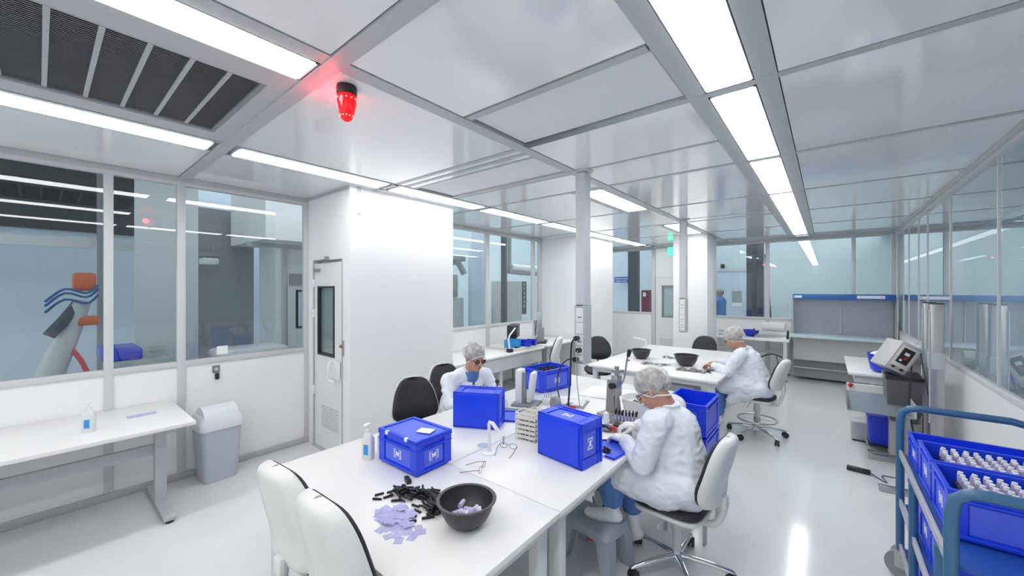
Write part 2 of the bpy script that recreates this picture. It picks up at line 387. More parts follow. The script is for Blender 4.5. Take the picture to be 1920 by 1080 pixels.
q.box(-3.98, -3.84, 1.93, 1.95, .80, 1.0, .01)
q.build('pull_handle', M['whiteplastic'], dr)
q = MB()
for k in range(11): q.box(-4.27, -3.91, 1.952, 1.957, .25+k*.022, .258+k*.022)
q.build('vent_slots', M['alu'], dr)
q = MB(); q.box(-4.36, -4.02, 1.90, 1.93, 2.045, 2.052); q.tube([(-4.34, 1.95, 2.03), (-4.28, 1.92, 2.05), (-4.05, 1.93, 2.06)], .005); q.box(-4.13, -4.09, 1.915, 1.945, 2.055, 2.085)
q.box(-4.42, -4.30, 1.93, 1.955, 1.93, 1.96)
q.build('closer_arm', M['midgrey'], dr)
MB().box(-3.79, -3.772, 1.935, 1.95, 1.06, 1.22).build('lock_plate', M['steel'], dr)
MB().cyl((-3.80, 1.945, 1.16), (-3.80, 1.92, 1.16), .016).build('lock_knob', M['amber'], dr)
for z in (1.47, 1.80, .62):
    o = MB().box(-4.465, -4.425, 1.925, 1.955, z-.045, z+.045, .006).build('hinge', M['whiteplastic'], dr)
struct('trim_4', MB().box(-4.44, -3.82, 1.93, 1.95, 0, .012).box(-4.452, -4.442, 1.94, 1.952, 0, 2.05).box(-3.808, -3.80, 1.94, 1.952, 0, 2.05), M['base'], 'thin grey door frame lines')
struct('trim_5', MB().box(LG-.002, LG+.012, 2.03, 2.06, 2.50, 2.77).box(LG-.002, LG+.012, 6.62, 6.65, 2.50, 2.77), M['alu'], 'short grey trims at the tops of the box columns')
# ---- recess end wall and second column
struct('wall_recess', MB().box(XL, LG, 6.6, 6.66, 0, 2.77).box(LG-.05, LG, 6.66, 7.95, 0, 2.77).box(XL, LG, 7.95, 8.0, 0, 2.77), M['wall'], 'white box column past the window recess')
# ---- right-hand pillar
struct('wall_pillar', MB().box(-2.33, -1.72, 7.86, 8.62, 0, 2.77, .004), M['wall'], 'white square pillar before the far wall')
# ---- far wall
yf = YF
fw = MB(); fw.box(XL, -3.34, yf, yf+.05, 0, 1.12); fw.box(-3.34, -2.8, yf, yf+.05, 2.02, 2.77)
fw.box(-2.8, XR, yf, yf+.05, 0, 1.10); fw.box(-2.76, -2.4, yf, yf+.05, 1.10, 2.77)
struct('wall_far', fw, M['wall'], 'white lower panels of the far wall')
ff = MB()
for x0, x1 in ((-4.6, -4.55), (-3.36, -3.27), (-2.82, -2.74), (-2.42, -2.36), (-.99, -.92), (.36, .42), (XR-.06, XR)): ff.box(x0, x1, yf-.02, yf+.05, 0, 2.77, .003)
ff.box(-4.6, -3.3, yf-.018, yf+.05, 1.10, 1.15, .003); ff.box(-4.6, -3.3, yf-.018, yf+.05, 2.69, 2.77)
ff.box(-2.4, XR, yf-.018, yf+.05, 1.09, 1.14, .003); ff.box(-2.4, XR, yf-.018, yf+.05, 2.69, 2.77)
struct('trim_6', ff, M['alu_white'], 'light grey window framing of the far wall')
for a, b, l in ((-4.55, -3.36, 'far pane left of the far door'), (-2.36, -.99, 'far pane with the worker in blue behind it'), (-.92, .36, 'far pane above the laminar flow bench'), (.42, .89, 'far corner pane')):
    window((a, b, yf+.01, yf+.016, 1.14, 2.69), label=l)
d2 = MB(); d2.box(-3.26, -3.10, yf-.01, yf+.03, .01, 2.0); d2.box(-2.83, -2.79, yf-.01, yf+.03, .01, 2.0); d2.box(-3.10, -2.83, yf-.01, yf+.03, .01, 1.05); d2.box(-3.10, -2.83, yf-.01, yf+.03, 1.80, 2.0)
d2 = struct('door_2', d2, M['door'], 'white far door with a narrow glass light')
q = MB(); q.box(-3.11, -3.085, yf-.02, yf+.03, 1.04, 1.81); q.box(-2.845, -2.82, yf-.02, yf+.03, 1.04, 1.81); q.box(-3.11, -2.82, yf-.02, yf+.03, 1.78, 1.81); q.box(-3.11, -2.82, yf-.02, yf+.03, 1.04, 1.07)
q.build('window_gasket', M['midgrey'], d2)
MB().box(-3.085, -2.845, yf+.0, yf+.006, 1.07, 1.78).build('door_glass', M['glass'], d2)
MB().box(-3.085, -2.845, yf+.035, yf+.045, 1.07, 1.78).build('pane_backing', M['backwall'], d2)
q = MB()
for k in range(8): q.box(-3.16, -2.86, yf-.014, yf-.008, .30+k*.03, .31+k*.03)
q.build('vent_slots', M['alu'], d2)
# ---- right wall (full glass with a low white rail)
wr = MB().box(XR, XR+.05, YN, YF, 0, 1.0)
struct('wall_right', wr, M['wall'], 'white lower panels of the right wall')
fr = MB()
for y in (-2.6, -1.2, .2, 1.6, 3.0, 4.4, 5.8, 6.95, 7.55, 8.35, 8.9, 9.54): fr.box(XR+.012, XR+.035, y, y+.012, 1.0, 2.71)
fr.box(XR-.004, XR+.05, YN, YF, .99, 1.03, .003); fr.box(XR-.01, XR+.05, YN, YF, 2.70, 2.77)
struct('trim_7', fr, M['alu_white'], 'thin frame bars of the right glass wall')
window((XR+.02, XR+.026, YN, YF, 1.04, 2.70), label='long glass wall on the right')
# ================================================================ places seen through the glass
def sbox(n, p, m, l): return struct(n, MB().box(*p), m, l)
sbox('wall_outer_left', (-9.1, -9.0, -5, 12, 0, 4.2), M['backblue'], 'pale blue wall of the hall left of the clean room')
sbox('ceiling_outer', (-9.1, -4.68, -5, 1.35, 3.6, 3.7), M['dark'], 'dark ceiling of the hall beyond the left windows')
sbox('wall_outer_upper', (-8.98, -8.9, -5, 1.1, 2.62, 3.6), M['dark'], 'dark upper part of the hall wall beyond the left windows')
sbox('trim_8', (-7.75, -7.6, -5, 2.3, 2.28, 2.40), M['alu_white'], 'pale horizontal beam beyond the left windows')
sbox('trim_9', (-7.65, -7.55, .50, .58, 0, 3.4), M['midgrey'], 'dark upright beyond the left windows')
sbox('wall_corridor', (-6.55, -6.5, .74, 1.35, 0, 3.3), M['alu_white'], 'grey partition beyond the second window pane')
sbox('wall_corridor', (-7.6, -7.5, 1.5, 2.3, .0, 3.0), M['midgrey'], 'grey panel beyond the wide left pane')
sbox('wall_inner_box', (-7.4, -5.9, 1.95, 3.3, 2.42, 3.6), M['wall'], 'white boxed-in housing beyond the wide left pane')
sbox('wall_inner_box', (-7.4, -6.5, 2.35, 3.3, 0, 2.42), M['wall'], 'white wall with a door beyond the wide left pane')
sbox('trim_10', (-6.5, -6.46, 1.9, 3.2, 2.36, 2.42), M['alu'], 'grey rail beyond the wide left pane')
sbox('trim_11', (-6.52, -6.44, 2.36, 2.42, 0, 2.4), M['alu'], 'grey upright beyond the wide left pane')
sbox('wall_inner_side', (-6.5, -4.7, 3.2, 3.29, 0, 3.6), M['alu_white'], 'pale side wall beyond the wide left pane')
t = thing('industrial_door', 'grey door with a dark-rimmed glass light seen through the wide left pane', 'door', (-6.48, 2.75, 0), 0)
MB().box(-.02, .03, -.32, .30, .02, 2.0).build('door_leaf', M['door'], t)
MB().box(.03, .045, -.20, .12, 1.12, 1.72).build('window_rim', M['blackplastic'], t)
MB().box(.045, .05, -.17, .09, 1.15, 1.69).build('pane', M['backblue'], t)
MB().box(.03, .06, -.30, .24, 1.80, 1.97).build('header_panel', M['midgrey'], t)
MB().tube([(.04, .22, 1.05), (.10, .22, 1.05), (.10, .22, .90), (.04, .22, .90)], .012, sub=3).build('handle', M['whiteplastic'], t)
t = thing('ceiling_projector', 'white and grey unit mounted high beyond the wide left pane', 'projector', (-7.2, 1.62, 2.15))
MB().box(-.12, .12, -.10, .10, -.05, .05, .02).build('housing', M['whiteplastic'], t); MB().box(-.1, .1, -.14, .12, .06, .13, .01).cyl((0, 0, .1), (0, 0, .3), .02).build('bracket', M['midgrey'], t)
# robot behind the leftmost pane
t = thing('industrial_robot', 'orange robot arm with blue hoses behind the leftmost window pane', 'robot', (-5.75, .20, 0))
q = MB(); q.cyl((0, -.15, 0), (0, -.15, .5), .20, .16); q.build('base', M['machine'], t)
q = MB(); q.tube([(0, -.15, .5), (0, -.12, .95), (.02, .0, 1.35), (.05, .08, 1.62)], [.12, .10, .08, .06], n=12); q.build('arm', M['machine2'], t)
q = MB(); q.box(-.08, .10, .01, .17, 1.72, 1.90, .03); q.box(-.06, .10, .03, .19, 1.38, 1.47, .02); q.build('wrist_housing', M['orange'], t)
for k, z in enumerate((1.68, 1.62, 1.72)):
    q = MB(); q.tube([(.08, -.16, z-.1), (.12, -.04, z+.02), (.13, .10, z-.02), (.1, .18, z+.06)], .011, sub=4); q.build('hose', M['bluehose'], t)
q = MB(); q.tube([(0, .05, 1.6), (.1, -.04, 1.45), (.12, -.14, 1.3)], .045, sub=4); q.build('cable_bundle', M['darkcol'], t)
q = MB(); q.tube([(.02, -.02, 1.2), (.1, .08, 1.0), (.1, .14, .7), (.05, .05, .5)], .02, sub=4); q.build('red_hose', M['redplastic'], t)
t = thing('machine_cabinet', 'low grey machine with blue crates on top behind the second pane', 'machine', (-5.9, .75, 0))
MB().box(-.35, .35, -.30, .25, 0, 1.0, .02).build('cabinet', M['machine'], t); MB().box(-.3, .3, -.35, -.05, 1.0, 1.12, .02).build('tray', M['bluebin'], t)
t = thing('wrapped_bench', 'low bench draped in blue-white film beyond the wide left pane', 'bench', (-5.6, 1.7, 0))
MB().box(-.3, .3, -.45, .45, 0, .9, .03).build('bench_body', M['backblue'], t)
q = MB(); q.box(-.25, .25, -.40, .35, .9, 1.02, .05); q.build('film', M['translucent'], t)
n_ = MB().box(-4.613, -4.611, 1.10, 1.19, 1.10, 1.18).build('paper_note', M['paper']); tag(n_, 'small white paper note stuck on the wide left window pane', 'note')
# beyond the recess
sbox('wall_recess_hall', (-8.6, -8.5, 3.3, 14, 0, 4.2), M['backwall'], 'pale hall wall beyond the recess windows')
sbox('trim_12', (-5.75, -5.65, 5.62, 6.02, 0, 3.4), M['backblue'], 'pale column beyond the recess windows')
t = thing('moulding_machine', 'grey-green moulding machine behind the recess pane', 'machine', (-6.1, 5.2, 0))
MB().box(-.5, .3, -.9, .35, 0, 1.55, .02).build('body', M['machine2'], t)
MB().box(-.3, .34, -.8, .16, 1.56, 2.02, .03).build('upper_housing', M['machine'], t)
MB().box(.34, .36, -.7, .0, 1.62, 1.95, .01).build('window', M['dark'], t)
q = MB(); q.tube([(0, .1, 2.0), (.05, .2, 2.25), (.0, .45, 2.3), (.05, .6, 2.05)], .07, sub=4); q.build('hose', M['machine2'], t)
q = MB(); q.cyl((.1, -.35, 2.0), (.1, -.35, 3.3), .03); q.cyl((.1, -.1, 2.0), (.1, -.1, 3.3), .02); q.build('pipes', M['alu_white'], t)
q = MB(); q.box(-.1, .3, -.3, .4, 2.3, 2.42, .01); q.build('conveyor', M['steel'], t)
t = thing('pipe_run', 'vertical dark pipe turning horizontal behind the recess pane', 'pipe', (-5.35, 6.6, 0))
q = MB(); q.tube([(0, -.12, 3.2), (0, -.12, 2.22), (0, -.06, 2.1), (0, .9, 2.08)], .045, sub=3); q.build('dark_pipe', M['midgrey'], t)
q = MB(); q.cyl((.0, -.05, 2.2), (0, 1.0, 2.2), .07); q.build('white_pipe', M['whiteplastic'], t)
q = MB(); q.box(-.04, .04, -.36, -.25, 0, 3.2); q.build('upright', M['darkcol'], t)
t = thing('control_cabinet', 'tall light grey control cabinet behind the recess pane, black panel on its right side', 'cabinet', (-5.45, 6.63, 0))
MB().box(-.25, .05, -.36, .36, .3, 1.90, .004).build('cabinet', M['machine2'], t)
MB().box(-.2, .05, .37, .53, 1.15, 1.90).build('control_panel', M['dark'], t)
q = MB(); [q.box(.05, .056, .41, .47, 1.3+k*.1, 1.37+k*.1) for k in range(6)]; q.build('buttons', M['midgrey'], t)
# hall lights beyond the left glass
for k, (x, y) in enumerate(((-6.2, -.6), (-5.8, 4.4))):
    t = thing('hall_light', ['strip light hanging in the hall beyond the left windows', 'strip light above the machine beyond the recess'][k], 'ceiling light', (x, y, 3.3))
    MB().box(-.08, .08, -.7, .7, 0, .06).build('housing', M['whiteplastic'], t); MB().box(-.06, .06, -.68, .68, -.012, 0).build('tube', M['lamp'], t)
# beyond the far wall
sbox('wall_far_hall', (-9, 5, 13.4, 13.5, 0, 4.5), M['backwall'], 'pale green-grey wall far behind the far windows')
sbox('trim_13', (-1.60, -1.24, 11.5, 11.75, 0, 4.2), M['darkcol'], 'dark steel column behind the far window')
sbox('trim_14', (-4.55, -4.27, 11.0, 11.2, 0, 4.2), M['darkcol'], 'dark steel column behind the far left window')
q = MB(); q.tube([(-1.20, 11.6, 2.6), (-1.03, 11.6, .2)], .02)
struct('trim_15', q, M['darkcol'], 'thin slanting brace beside the dark column')
t = thing('sliding_door', 'pale metal sliding door with a small square window behind the far window', 'door', (-2.2, 13.3, 0))
MB().box(-.45, .55, -.03, .05, 0, 2.25).build('door_leaf', M['backblue'], t); MB().box(-.9, .6, -.06, -.03, 2.26, 2.36).build('rail', M['alu_white'], t)
MB().box(-.02, .24, -.045, -.03, 1.33, 1.66).build('window', M['machine'], t); MB().box(-.02, .24, -.045, -.03, 1.20, 1.31).build('notice', M['paper'], t)
q = MB(); q.box(-.49, -.46, -.06, .05, 0, 2.25); q.box(.56, .58, -.06, .05, 0, 2.25); q.build('frame', M['midgrey'], t)
t = thing('loudspeaker', 'small black box above the far sliding door', 'speaker', (-2.47, 13.245, 2.36)); MB().box(-.05, .05, -.05, .05, 0, .12, .01).build('housing', M['blackplastic'], t)
t = thing('hall_bench', 'long low steel bench behind the far window', 'bench', (-1.25, 10.7, 0))
MB().box(-.75, 1.6, -.2, .2, 1.02, 1.06).build('top', M['steel'], t)
for x in (-.7, 1.5): MB().box(x, x+.05, -.05, .05, 0, 1.02).build('leg', M['steel'], t)
o = MB().box(-.25, .25, -.01, .01, -.09, .09).build('wall_sign', M['signblue'], None, (-5.15, 11.95, 2.02)); tag(o, 'small blue sign with white lettering behind the far left window', 'sign')
q = MB()
for r_, (a, b) in enumerate(((-.20, .21), (-.20, -.02), (.02, .16))):
    z = .03 if r_ == 0 else -.045
    x = a
    while x < b: q.box(x, x+.022, -.014, -.010, z-.014, z+.014); x += .032
q.build('lettering', M['emblem'], o)
tag(o, None, None)
t = thing('fire_cabinet', 'maroon fire extinguisher cabinet behind the far left window', 'cabinet', (-4.0, 11.0, 1.36))
MB().box(-.11, .11, -.1, .1, -.30, .33, .004).build('body', M['firebox'], t); MB().box(-.03, .03, -.03, .03, -1.36, -.30).build('post', M['alu_white'], t); MB().box(-.06, .02, -.104, -.1, .15, .26).build('pictogram', M['emblem'], t)
sbox('wall_far_left_hall', (-6.5, -3.3, 12.2, 12.3, 0, 4), M['backblue'], 'pale blue wall behind the far left window')
sbox('wall_right_hall', (2.6, 2.7, -3, 13.4, 0, 4), M['backblue'], 'pale wall beyond the right glass')
sbox('ceiling_right_hall', (1.05, 2.7, -3, 13.4, 3.1, 3.2), M['midgrey'], 'grey ceiling beyond the right glass')
sbox('trim_16', (2.45, 2.55, 6.0, 6.1, 0, 3.1), M['midgrey'], 'upright beyond the right glass')
# ---- exit sign, beacon, ceiling hooks, service poles
t = thing('exit_sign', 'glowing green exit sign hanging under the ceiling before the far door', 'sign', (-2.70, 9.2, 2.60))
MB().box(-.15, .12, -.015, .015, -.09, .09, .004).build('panel', M['exit'], t)
q = MB(); q.prism([(-.11, -.05), (-.03, -.05), (-.03, .05), (-.11, .05)], -.018, -.016, T=Matrix.Rotation(R(90), 4, 'X')); q.prism([(-.01, -.02), (.04, -.02), (.04, -.05), (.10, 0), (.04, .05), (.04, .02), (-.01, .02)], .016, .018, T=Matrix.Rotation(R(90), 4, 'X'))
q.build('pictogram', M['exitw'], t); MB().box(-.02, .02, -.008, .008, .09, .16).build('hanger', M['alu'], t)
t = thing('warning_beacon', 'glowing red beacon lamp with a black base hanging from the ceiling', 'beacon', (-1.93, .95, 2.77))
t.location = (-1.88, .985, 2.775)
MB().lathe([(0, 0), (.046, 0), (.05, -.02), (.048, -.055), (0, -.055)], n=28).build('base', M['blackplastic'], t)
MB().lathe([(0, -.056), (.046, -.056), (.047, -.09), (.038, -.14), (.026, -.172), (.012, -.183), (0, -.185)], n=28).build('lens', M['red'], t)
q = MB()
for j in range(5):
    for k in range(12):
        a = 2*PI*k/12; r_ = .0455-.0042*j; z = -.075-.021*j
        q.ball((r_*math.cos(a), r_*math.sin(a), z), .0042, 6)
q.build('led_dots', M['redled'], t)
pl = bpy.data.lights.new('beacon_glow', 'POINT'); pl.energy = 1.3; pl.color = (1, .03, .05); pl.shadow_soft_size = .03
po = bpy.data.objects.new('beacon_glow', pl); COL.objects.link(po); po.parent = t; po.location = (-.02, .0, -.215)
po.location = (-.075, -.05, -.10)
def pole(y, lab, grp='service poles'):
    t = thing('service_pole', lab, 'service pole', (-1.64, y, 0), 0, grp)
    MB().box(-.048, .048, -.055, .055, 1.60, 2.745, .012).build('duct', M['pole'], t)
    MB().lathe([(.0, 2.775), (.085, 2.775), (.085, 2.755), (.07, 2.75), (.0, 2.745)], n=24).build('ceiling_collar', M['alu_white'], t)
    MB().box(-.05, .05, -.06, .06, 1.10, 1.60, .004).build('socket_column', M['alu'], t)
    q = MB().box(-.036, .036, -.066, -.060, 1.13, 1.58, .003); q.build('socket_strip', M['whiteplastic'], t)
    s_ = MB(); s_.box(-.03, .03, -.068, -.066, 1.598, 1.604)
    for z in (1.50, 1.40, 1.30, 1.22, 1.15): s_.box(-.036, .036, -.0665, -.0655, z-.045, z-.042)
    for z in (1.50, 1.29, 1.21):
        s_.cyl((-.008, -.066, z), (-.008, -.069, z), .006, n=8); s_.cyl((.012, -.066, z), (.012, -.069, z), .006, n=8)
    s_.build('socket_marks', M['blackplastic'], t)
    return t
pole(2.99, 'nearer ceiling-hung service pole with sockets and a plugged-in black cable')
pole(6.02, 'farther ceiling-hung service pole with sockets, in front of the square pillar')
def plug(x, y, z, pts, r, lab, m='cable'):
    t = thing('power_cable', lab, 'cable', (x, y, z))
    MB().cyl((0, 0, 0), (0, -.045, 0), .022).build('plug', M['blackplastic'], t)
    MB().tube([(0, -.04, 0)]+pts, r, sub=5).build('cord', M[m], t)
plug(-1.655, 2.93, 1.32, [(-.03, -.06, -.05), (-.04, -.06, -.3), (-.05, -.07, -.5), (-.055, -.07, -.572)], .008, 'thick black cable dropping from the nearer service pole to the table')
plug(-1.635, 2.93, 1.22, [(.0, -.055, -.04), (.0, -.055, -.25), (.02, -.06, -.40), (.03, -.06, -.474)], .004, 'thin grey cable dropping from the nearer service pole', 'greycable')
plug(-1.665, 2.93, 1.14, [(-.07, -.05, -.01), (-.15, -.04, -.10), (-.17, -.05, -.25), (-.10, -.10, -.38), (-.09, -.11, -.393)], .006, 'black cable looping left from the nearer service pole')
for k, (x, y, l) in enumerate(((-1.60, 1.60, 'pair of clear hooks under the nearer panel corner'), (-3.02, 2.33, 'pair of clear hooks under the slim strip by the white column'), (-1.66, 5.3, 'small pair of hooks on the ceiling past the service poles'))):
    t = thing('ceiling_hook', l, 'hook', (x, y, 2.762))
    for dx in (-.03, .03): MB().tube([(dx, 0, 0), (dx, 0, -.02), (dx+.008, 0, -.03), (dx+.014, 0, -.02)], .004, sub=3).build('hook', M['clear'] if k < 2 else M['alu'], t)
# ================================================================ furniture and things
def desk(name, x0, x1, y0, y1, lab, grp=None, z=.74, legs=None, ends='panel', apron=True):
    t = thing(name, lab, 'table', ((x0+x1)/2, (y0+y1)/2, 0), 0, grp)
    hx, hy = (x1-x0)/2, (y1-y0)/2
    MB().box(-hx+.001, hx-.001, -hy+.001, hy-.001, z-.028, z, .003).build('table_top', M['white'], t)
    if apron:
        q = MB()
        q.box(-hx+.04, hx-.04, -hy+.05, -hy+.09, z-.085, z-.03); q.box(-hx+.04, hx-.04, hy-.09, hy-.05, z-.085, z-.03)
        q.box(-hx+.04, -hx+.08, -hy+.09, hy-.09, z-.085, z-.03); q.box(hx-.08, hx-.04, -hy+.09, hy-.09, z-.085, z-.03)
        q.build('frame', M['edge'], t)
    for sx, sy in (legs or ((-1, -1), (1, -1), (-1, 1), (1, 1))):
        cx, cy = sx*(hx-.07), sy*(hy-.08)
        MB().box(cx-.03, cx+.03, cy-.03, cy+.03, .0, z-.085, .004).build('leg', M['edge'], t)
    return t
desk('work_table', -2.43, -.93, .765, 1.49, 'white table nearest the camera, with the black bowl and the lidded blue crate', 'white tables of the central island')
desk('work_table', -2.43, -1.681, 1.492, 3.93, 'white table on the far left of the island before the worker with dark glasses', 'white tables of the central island')
desk('work_table', -1.679, -.93, 1.492, 3.93, 'white table on the right side of the island, at the worker seen from behind', 'white tables of the central island')
desk('work_table', -2.45, -.91, 4.60, 6.90, 'large white table behind the island with two charcoal bowls on it', None)
# left wall table
t = thing('side_table', 'white table with grey steel legs along the left window wall', 'table', (-4.14, -.5, 0))
MB().box(-.44, .42, -1.2, 1.26, .712, .74, .003).build('table_top', M['white'], t)
for y in (1.12, -1.05):
    q = MB(); q.box(-.06, .02, y-.035, y+.035, .04, .71); q.box(-.38, .36, y-.035, y+.035, .0+.02, .05, .003); q.box(-.36, .36, y-.03, y+.03, .67, .712)
    lg = q.build('leg', M['grey_leg'], t)
    q = MB()
    for x in (-.35, .33): MB().cyl((x, y, 0), (x, y, .02), .025).build('foot', M['blackplastic'], lg)
MB().box(-.06, -.02, -1.02, 1.09, .42, .50).build('crossbar', M['grey_leg'], t)
# bin
t = thing('waste_bin', 'grey plastic waste bin with a pale swing lid standing by the left wall', 'bin', (-4.385, 1.05, 0), R(4)); t.scale = (.90, .90, .93)
def rr(hx, hy, r, n=5):
    out = []
    for cx, cy, a0 in ((hx-r, hy-r, 0), (-hx+r, hy-r, 90), (-hx+r, -hy+r, 180), (hx-r, -hy+r, 270)):
        for k in range(n+1): a = R(a0+90*k/n); out.append((cx+r*math.cos(a), cy+r*math.sin(a)))
    return out
def loft(mb, rings, cap0=True, cap1=True, T=None, smooth=True):
    n = len(rings[0]); vs = [p for r_ in rings for p in r_]
    mb.add(vs, [(j*n+i, j*n+(i+1)%n, (j+1)*n+(i+1)%n, (j+1)*n+i) for j in range(len(rings)-1) for i in range(n)], smooth, T)
    if cap0: mb.add(rings[0], [tuple(range(n-1, -1, -1))], False, T)
    if cap1: mb.add(rings[-1], [tuple(range(n))], False, T)
    return mb
def rring(hx, hy, r, z, dx=0, dy=0): return [(x+dx, y+dy, z) for x, y in rr(hx, hy, r)]
q = MB(); loft(q, [rring(.125, .14, .04, .0), rring(.13, .145, .04, .02), rring(.16, .175, .05, .50), rring(.163, .178, .05, .52)])
q.build('bucket', M['bin'], t)
q = MB(); loft(q, [rring(.172, .187, .05, .51), rring(.175, .19, .05, .53), rring(.172, .187, .05, .59), rring(.15, .165, .05, .64)], cap1=True)
q.build('rim', M['binlid'], t)
q = MB()
n = 9; pr = []
for k in range(n+1):
    a = PI*k/n; pr.append((.13*math.cos(a), .61+.11*math.sin(a)))
vs = [(x, -.145, z) for x, z in pr]+[(x, .145, z) for x, z in pr]
q.add(vs, [(i, i+1, n+2+i, n+1+i) for i in range(n)], True); q.add(vs, [tuple(range(n+1)), tuple(range(2*n+1, n, -1))]); q.build('swing_lid', M['binlid'], t)
# hook on wall
t = thing('door_latch', 'small steel latch with a black pull on the wall panel under the wide window', 'latch', (-4.596, 1.09, .95))
MB().box(0, .008, -.03, .03, -.02, .05).build('plate', M['steel'], t); MB().cyl((.012, 0, .015), (.03, 0, .015), .014).build('knob', M['alu'], t); MB().box(.004, .03, -.012, .022, -.085, -.025, .008).build('pull', M['blackplastic'], t)

# ---- crates
def emblem(parent, T, s=1.0):
    q = MB()
    def P_(pts): q.prism([(x*s, y*s) for x, y in pts], 0, .0012, T=T)
    P_([(-.022, .016), (-.006, .004), (-.006, -.004), (-.022, -.016), (-.014, 0)])
    P_([(.022, .016), (.006, .004), (.006, -.004), (.022, -.016), (.014, 0)])
    P_([(-.006, -.004), (.006, -.004), (.012, .016), (0, .006), (-.012, .016)]); P_([(-.012, -.016), (0, -.008), (.012, -.016), (.004, -.004), (-.004, -.004)])
    P_([(-.032, .024), (-.026, .024), (-.026, -.024), (-.032, -.024)]); P_([(.026, .024), (.032, .024), (.032, -.024), (.026, -.024)])
    P_([(-.026, .024), (-.012, .024), (-.012, .021), (-.026, .021)]); P_([(.012, .024), (.026, .024), (.026, .021), (.012, .021)])
    P_([(-.026, -.021), (-.012, -.021), (-.012, -.024), (-.026, -.024)]); P_([(.012, -.021), (.026, -.021), (.026, -.024), (.012, -.024)])
    return q.build('emblem', M['emblem'], parent)
def crate_geo(t, L, W, Hh, emb=(), panels=True, m='blue'):
    q = MB(); w_ = .004; hx, hy = L/2-.012, W/2-.012
    q.box(-hx+.01, hx-.01, -hy+.01, hy-.01, 0, .012)
    q.box(-hx, hx, -hy, hy, .010, .018, .003)
    for sx in (-1, 1): q.box(sx*hx-w_/2-sx*.002, sx*hx+w_/2-sx*.002, -hy, hy, .012, Hh-.01)
    for sy in (-1, 1): q.box(-hx, hx, sy*hy-w_/2-sy*.002, sy*hy+w_/2-sy*.002, .012, Hh-.01)
    for sx in (-1, 1):
        for sy in (-1, 1):
            q.box(min(sx*hx, sx*(hx-.045)), max(sx*hx, sx*(hx-.045)), sy*(hy+.004)-.004, sy*(hy+.004)+.004, .012, Hh-.006)
            q.box(sx*(hx+.004)-.004, sx*(hx+.004)+.004, min(sy*(hy+.008), sy*(hy-.045)), max(sy*(hy+.008), sy*(hy-.045)), .012, Hh-.006)
    for z0, z1, o in ((Hh-.012, Hh, .012), (Hh-.045, Hh-.036, .011), (.012, .026, .009)):
        a = hx+o; b = hy+o
        q.box(-a, a, -b, -hy+.003, z0, z1, .0015); q.box(-a, a, hy-.003, b, z0, z1, .0015); q.box(-a, -hx+.003, -hy, hy, z0, z1, .0015); q.box(hx-.003, a, -hy, hy, z0, z1, .0015)
    for sy in (-1, 1):
        for x in (-hx*.33, hx*.33): pass
    q.build('shell', M[m], t)
    if panels:
        for sx in (-1, 1): MB().box(sx*(hx+.0015)-.0015, sx*(hx+.0015)+.0015, -hy+.05, hy-.05, .034, Hh-.052).build('side_panel', M['bluepanel'], t)
        for sy in (-1, 1): MB().box(-hx+.05, hx-.05, sy*(hy+.0015)-.0015, sy*(hy+.0015)+.0015, .034, Hh-.052).build('side_panel', M['bluepanel'], t)
    zc = Hh*.47
    for e in emb:
        if e == '-y': emblem(t, Matrix.Translation((0, -hy-.003, zc)) @ Matrix.Rotation(R(90), 4, 'X'))
        if e == '+y': emblem(t, Matrix.Translation((0, hy+.003, zc)) @ Matrix.Rotation(R(180), 4, 'Z') @ Matrix.Rotation(R(90), 4, 'X'))
        if e == '+x': emblem(t, Matrix.Translation((hx+.003, 0, zc)) @ Matrix.Rotation(R(90), 4, 'Z') @ Matrix.Rotation(R(90), 4, 'X'))
        if e == '-x': emblem(t, Matrix.Translation((-hx-.003, 0, zc)) @ Matrix.Rotation(R(-90), 4, 'Z') @ Matrix.Rotation(R(90), 4, 'X'))
def lid_geo(t, L, W, T=None, m='blue', hinges=True):
    hx, hy = L/2, W/2
    q = MB(); q.box(-hx, hx, -hy, hy, 0, .006, .002, T=T)
    for p in ((-hx, hx, -hy, -hy+.022), (-hx, hx, hy-.022, hy), (-hx, -hx+.022, -hy+.02, hy-.02), (hx-.022, hx, -hy+.02, hy-.02)): q.box(*p, .004, .014, .003, T=T)
    o = q.build('lid', M[m], t)
    MB().box(-hx+.024, hx-.024, -hy+.024, hy-.024, .0061, .0075, T=T).build('lid_panel', M['bluepanel'], o)
    if hinges:
        for x in (-hx*.5, hx*.5): MB().box(x-.012, x+.012, -hy-.006, -hy+.012, -.004, .016, .003, T=T).build('clip', M['emblem'], o)
    return o
def crate(lab, L, W, Hh, loc, rot, emb=(), lid=None, grp=None, name='storage_crate', m='blue'):
    t = thing(name, lab, 'crate', loc, 0, grp, rot=rot)
    crate_geo(t, L, W, Hh, emb, m=m)
    if lid is not None: lid_geo(t, L, W, T=lid)
    return t
cA = crate('blue crate with a closed lid and white emblems, standing upright nearest the camera', .352, .256, .180, (-1.857, 1.385, .74), (0, 0, R(1)), ('-y', '+x'), TM((0, 0, .181)), 'blue crates on the island')
o = MB().box(-.045, .045, -.035, .03, 0, .003).build('paper_slip', M['paper'], None, (-1.775, 1.40, .9345), (0, 0, R(20))); tag(o, 'small white slip lying on the lid of the nearest blue crate', 'paper')
o = MB().box(-.03, .03, -.012, .012, 0, .022, .003).build('dark_block', M['blackplastic'], None, (-1.69, 1.215, .74), (0, 0, R(-20))); tag(o, 'small black block peeking out under the corner of the nearest blue crate', 'block')
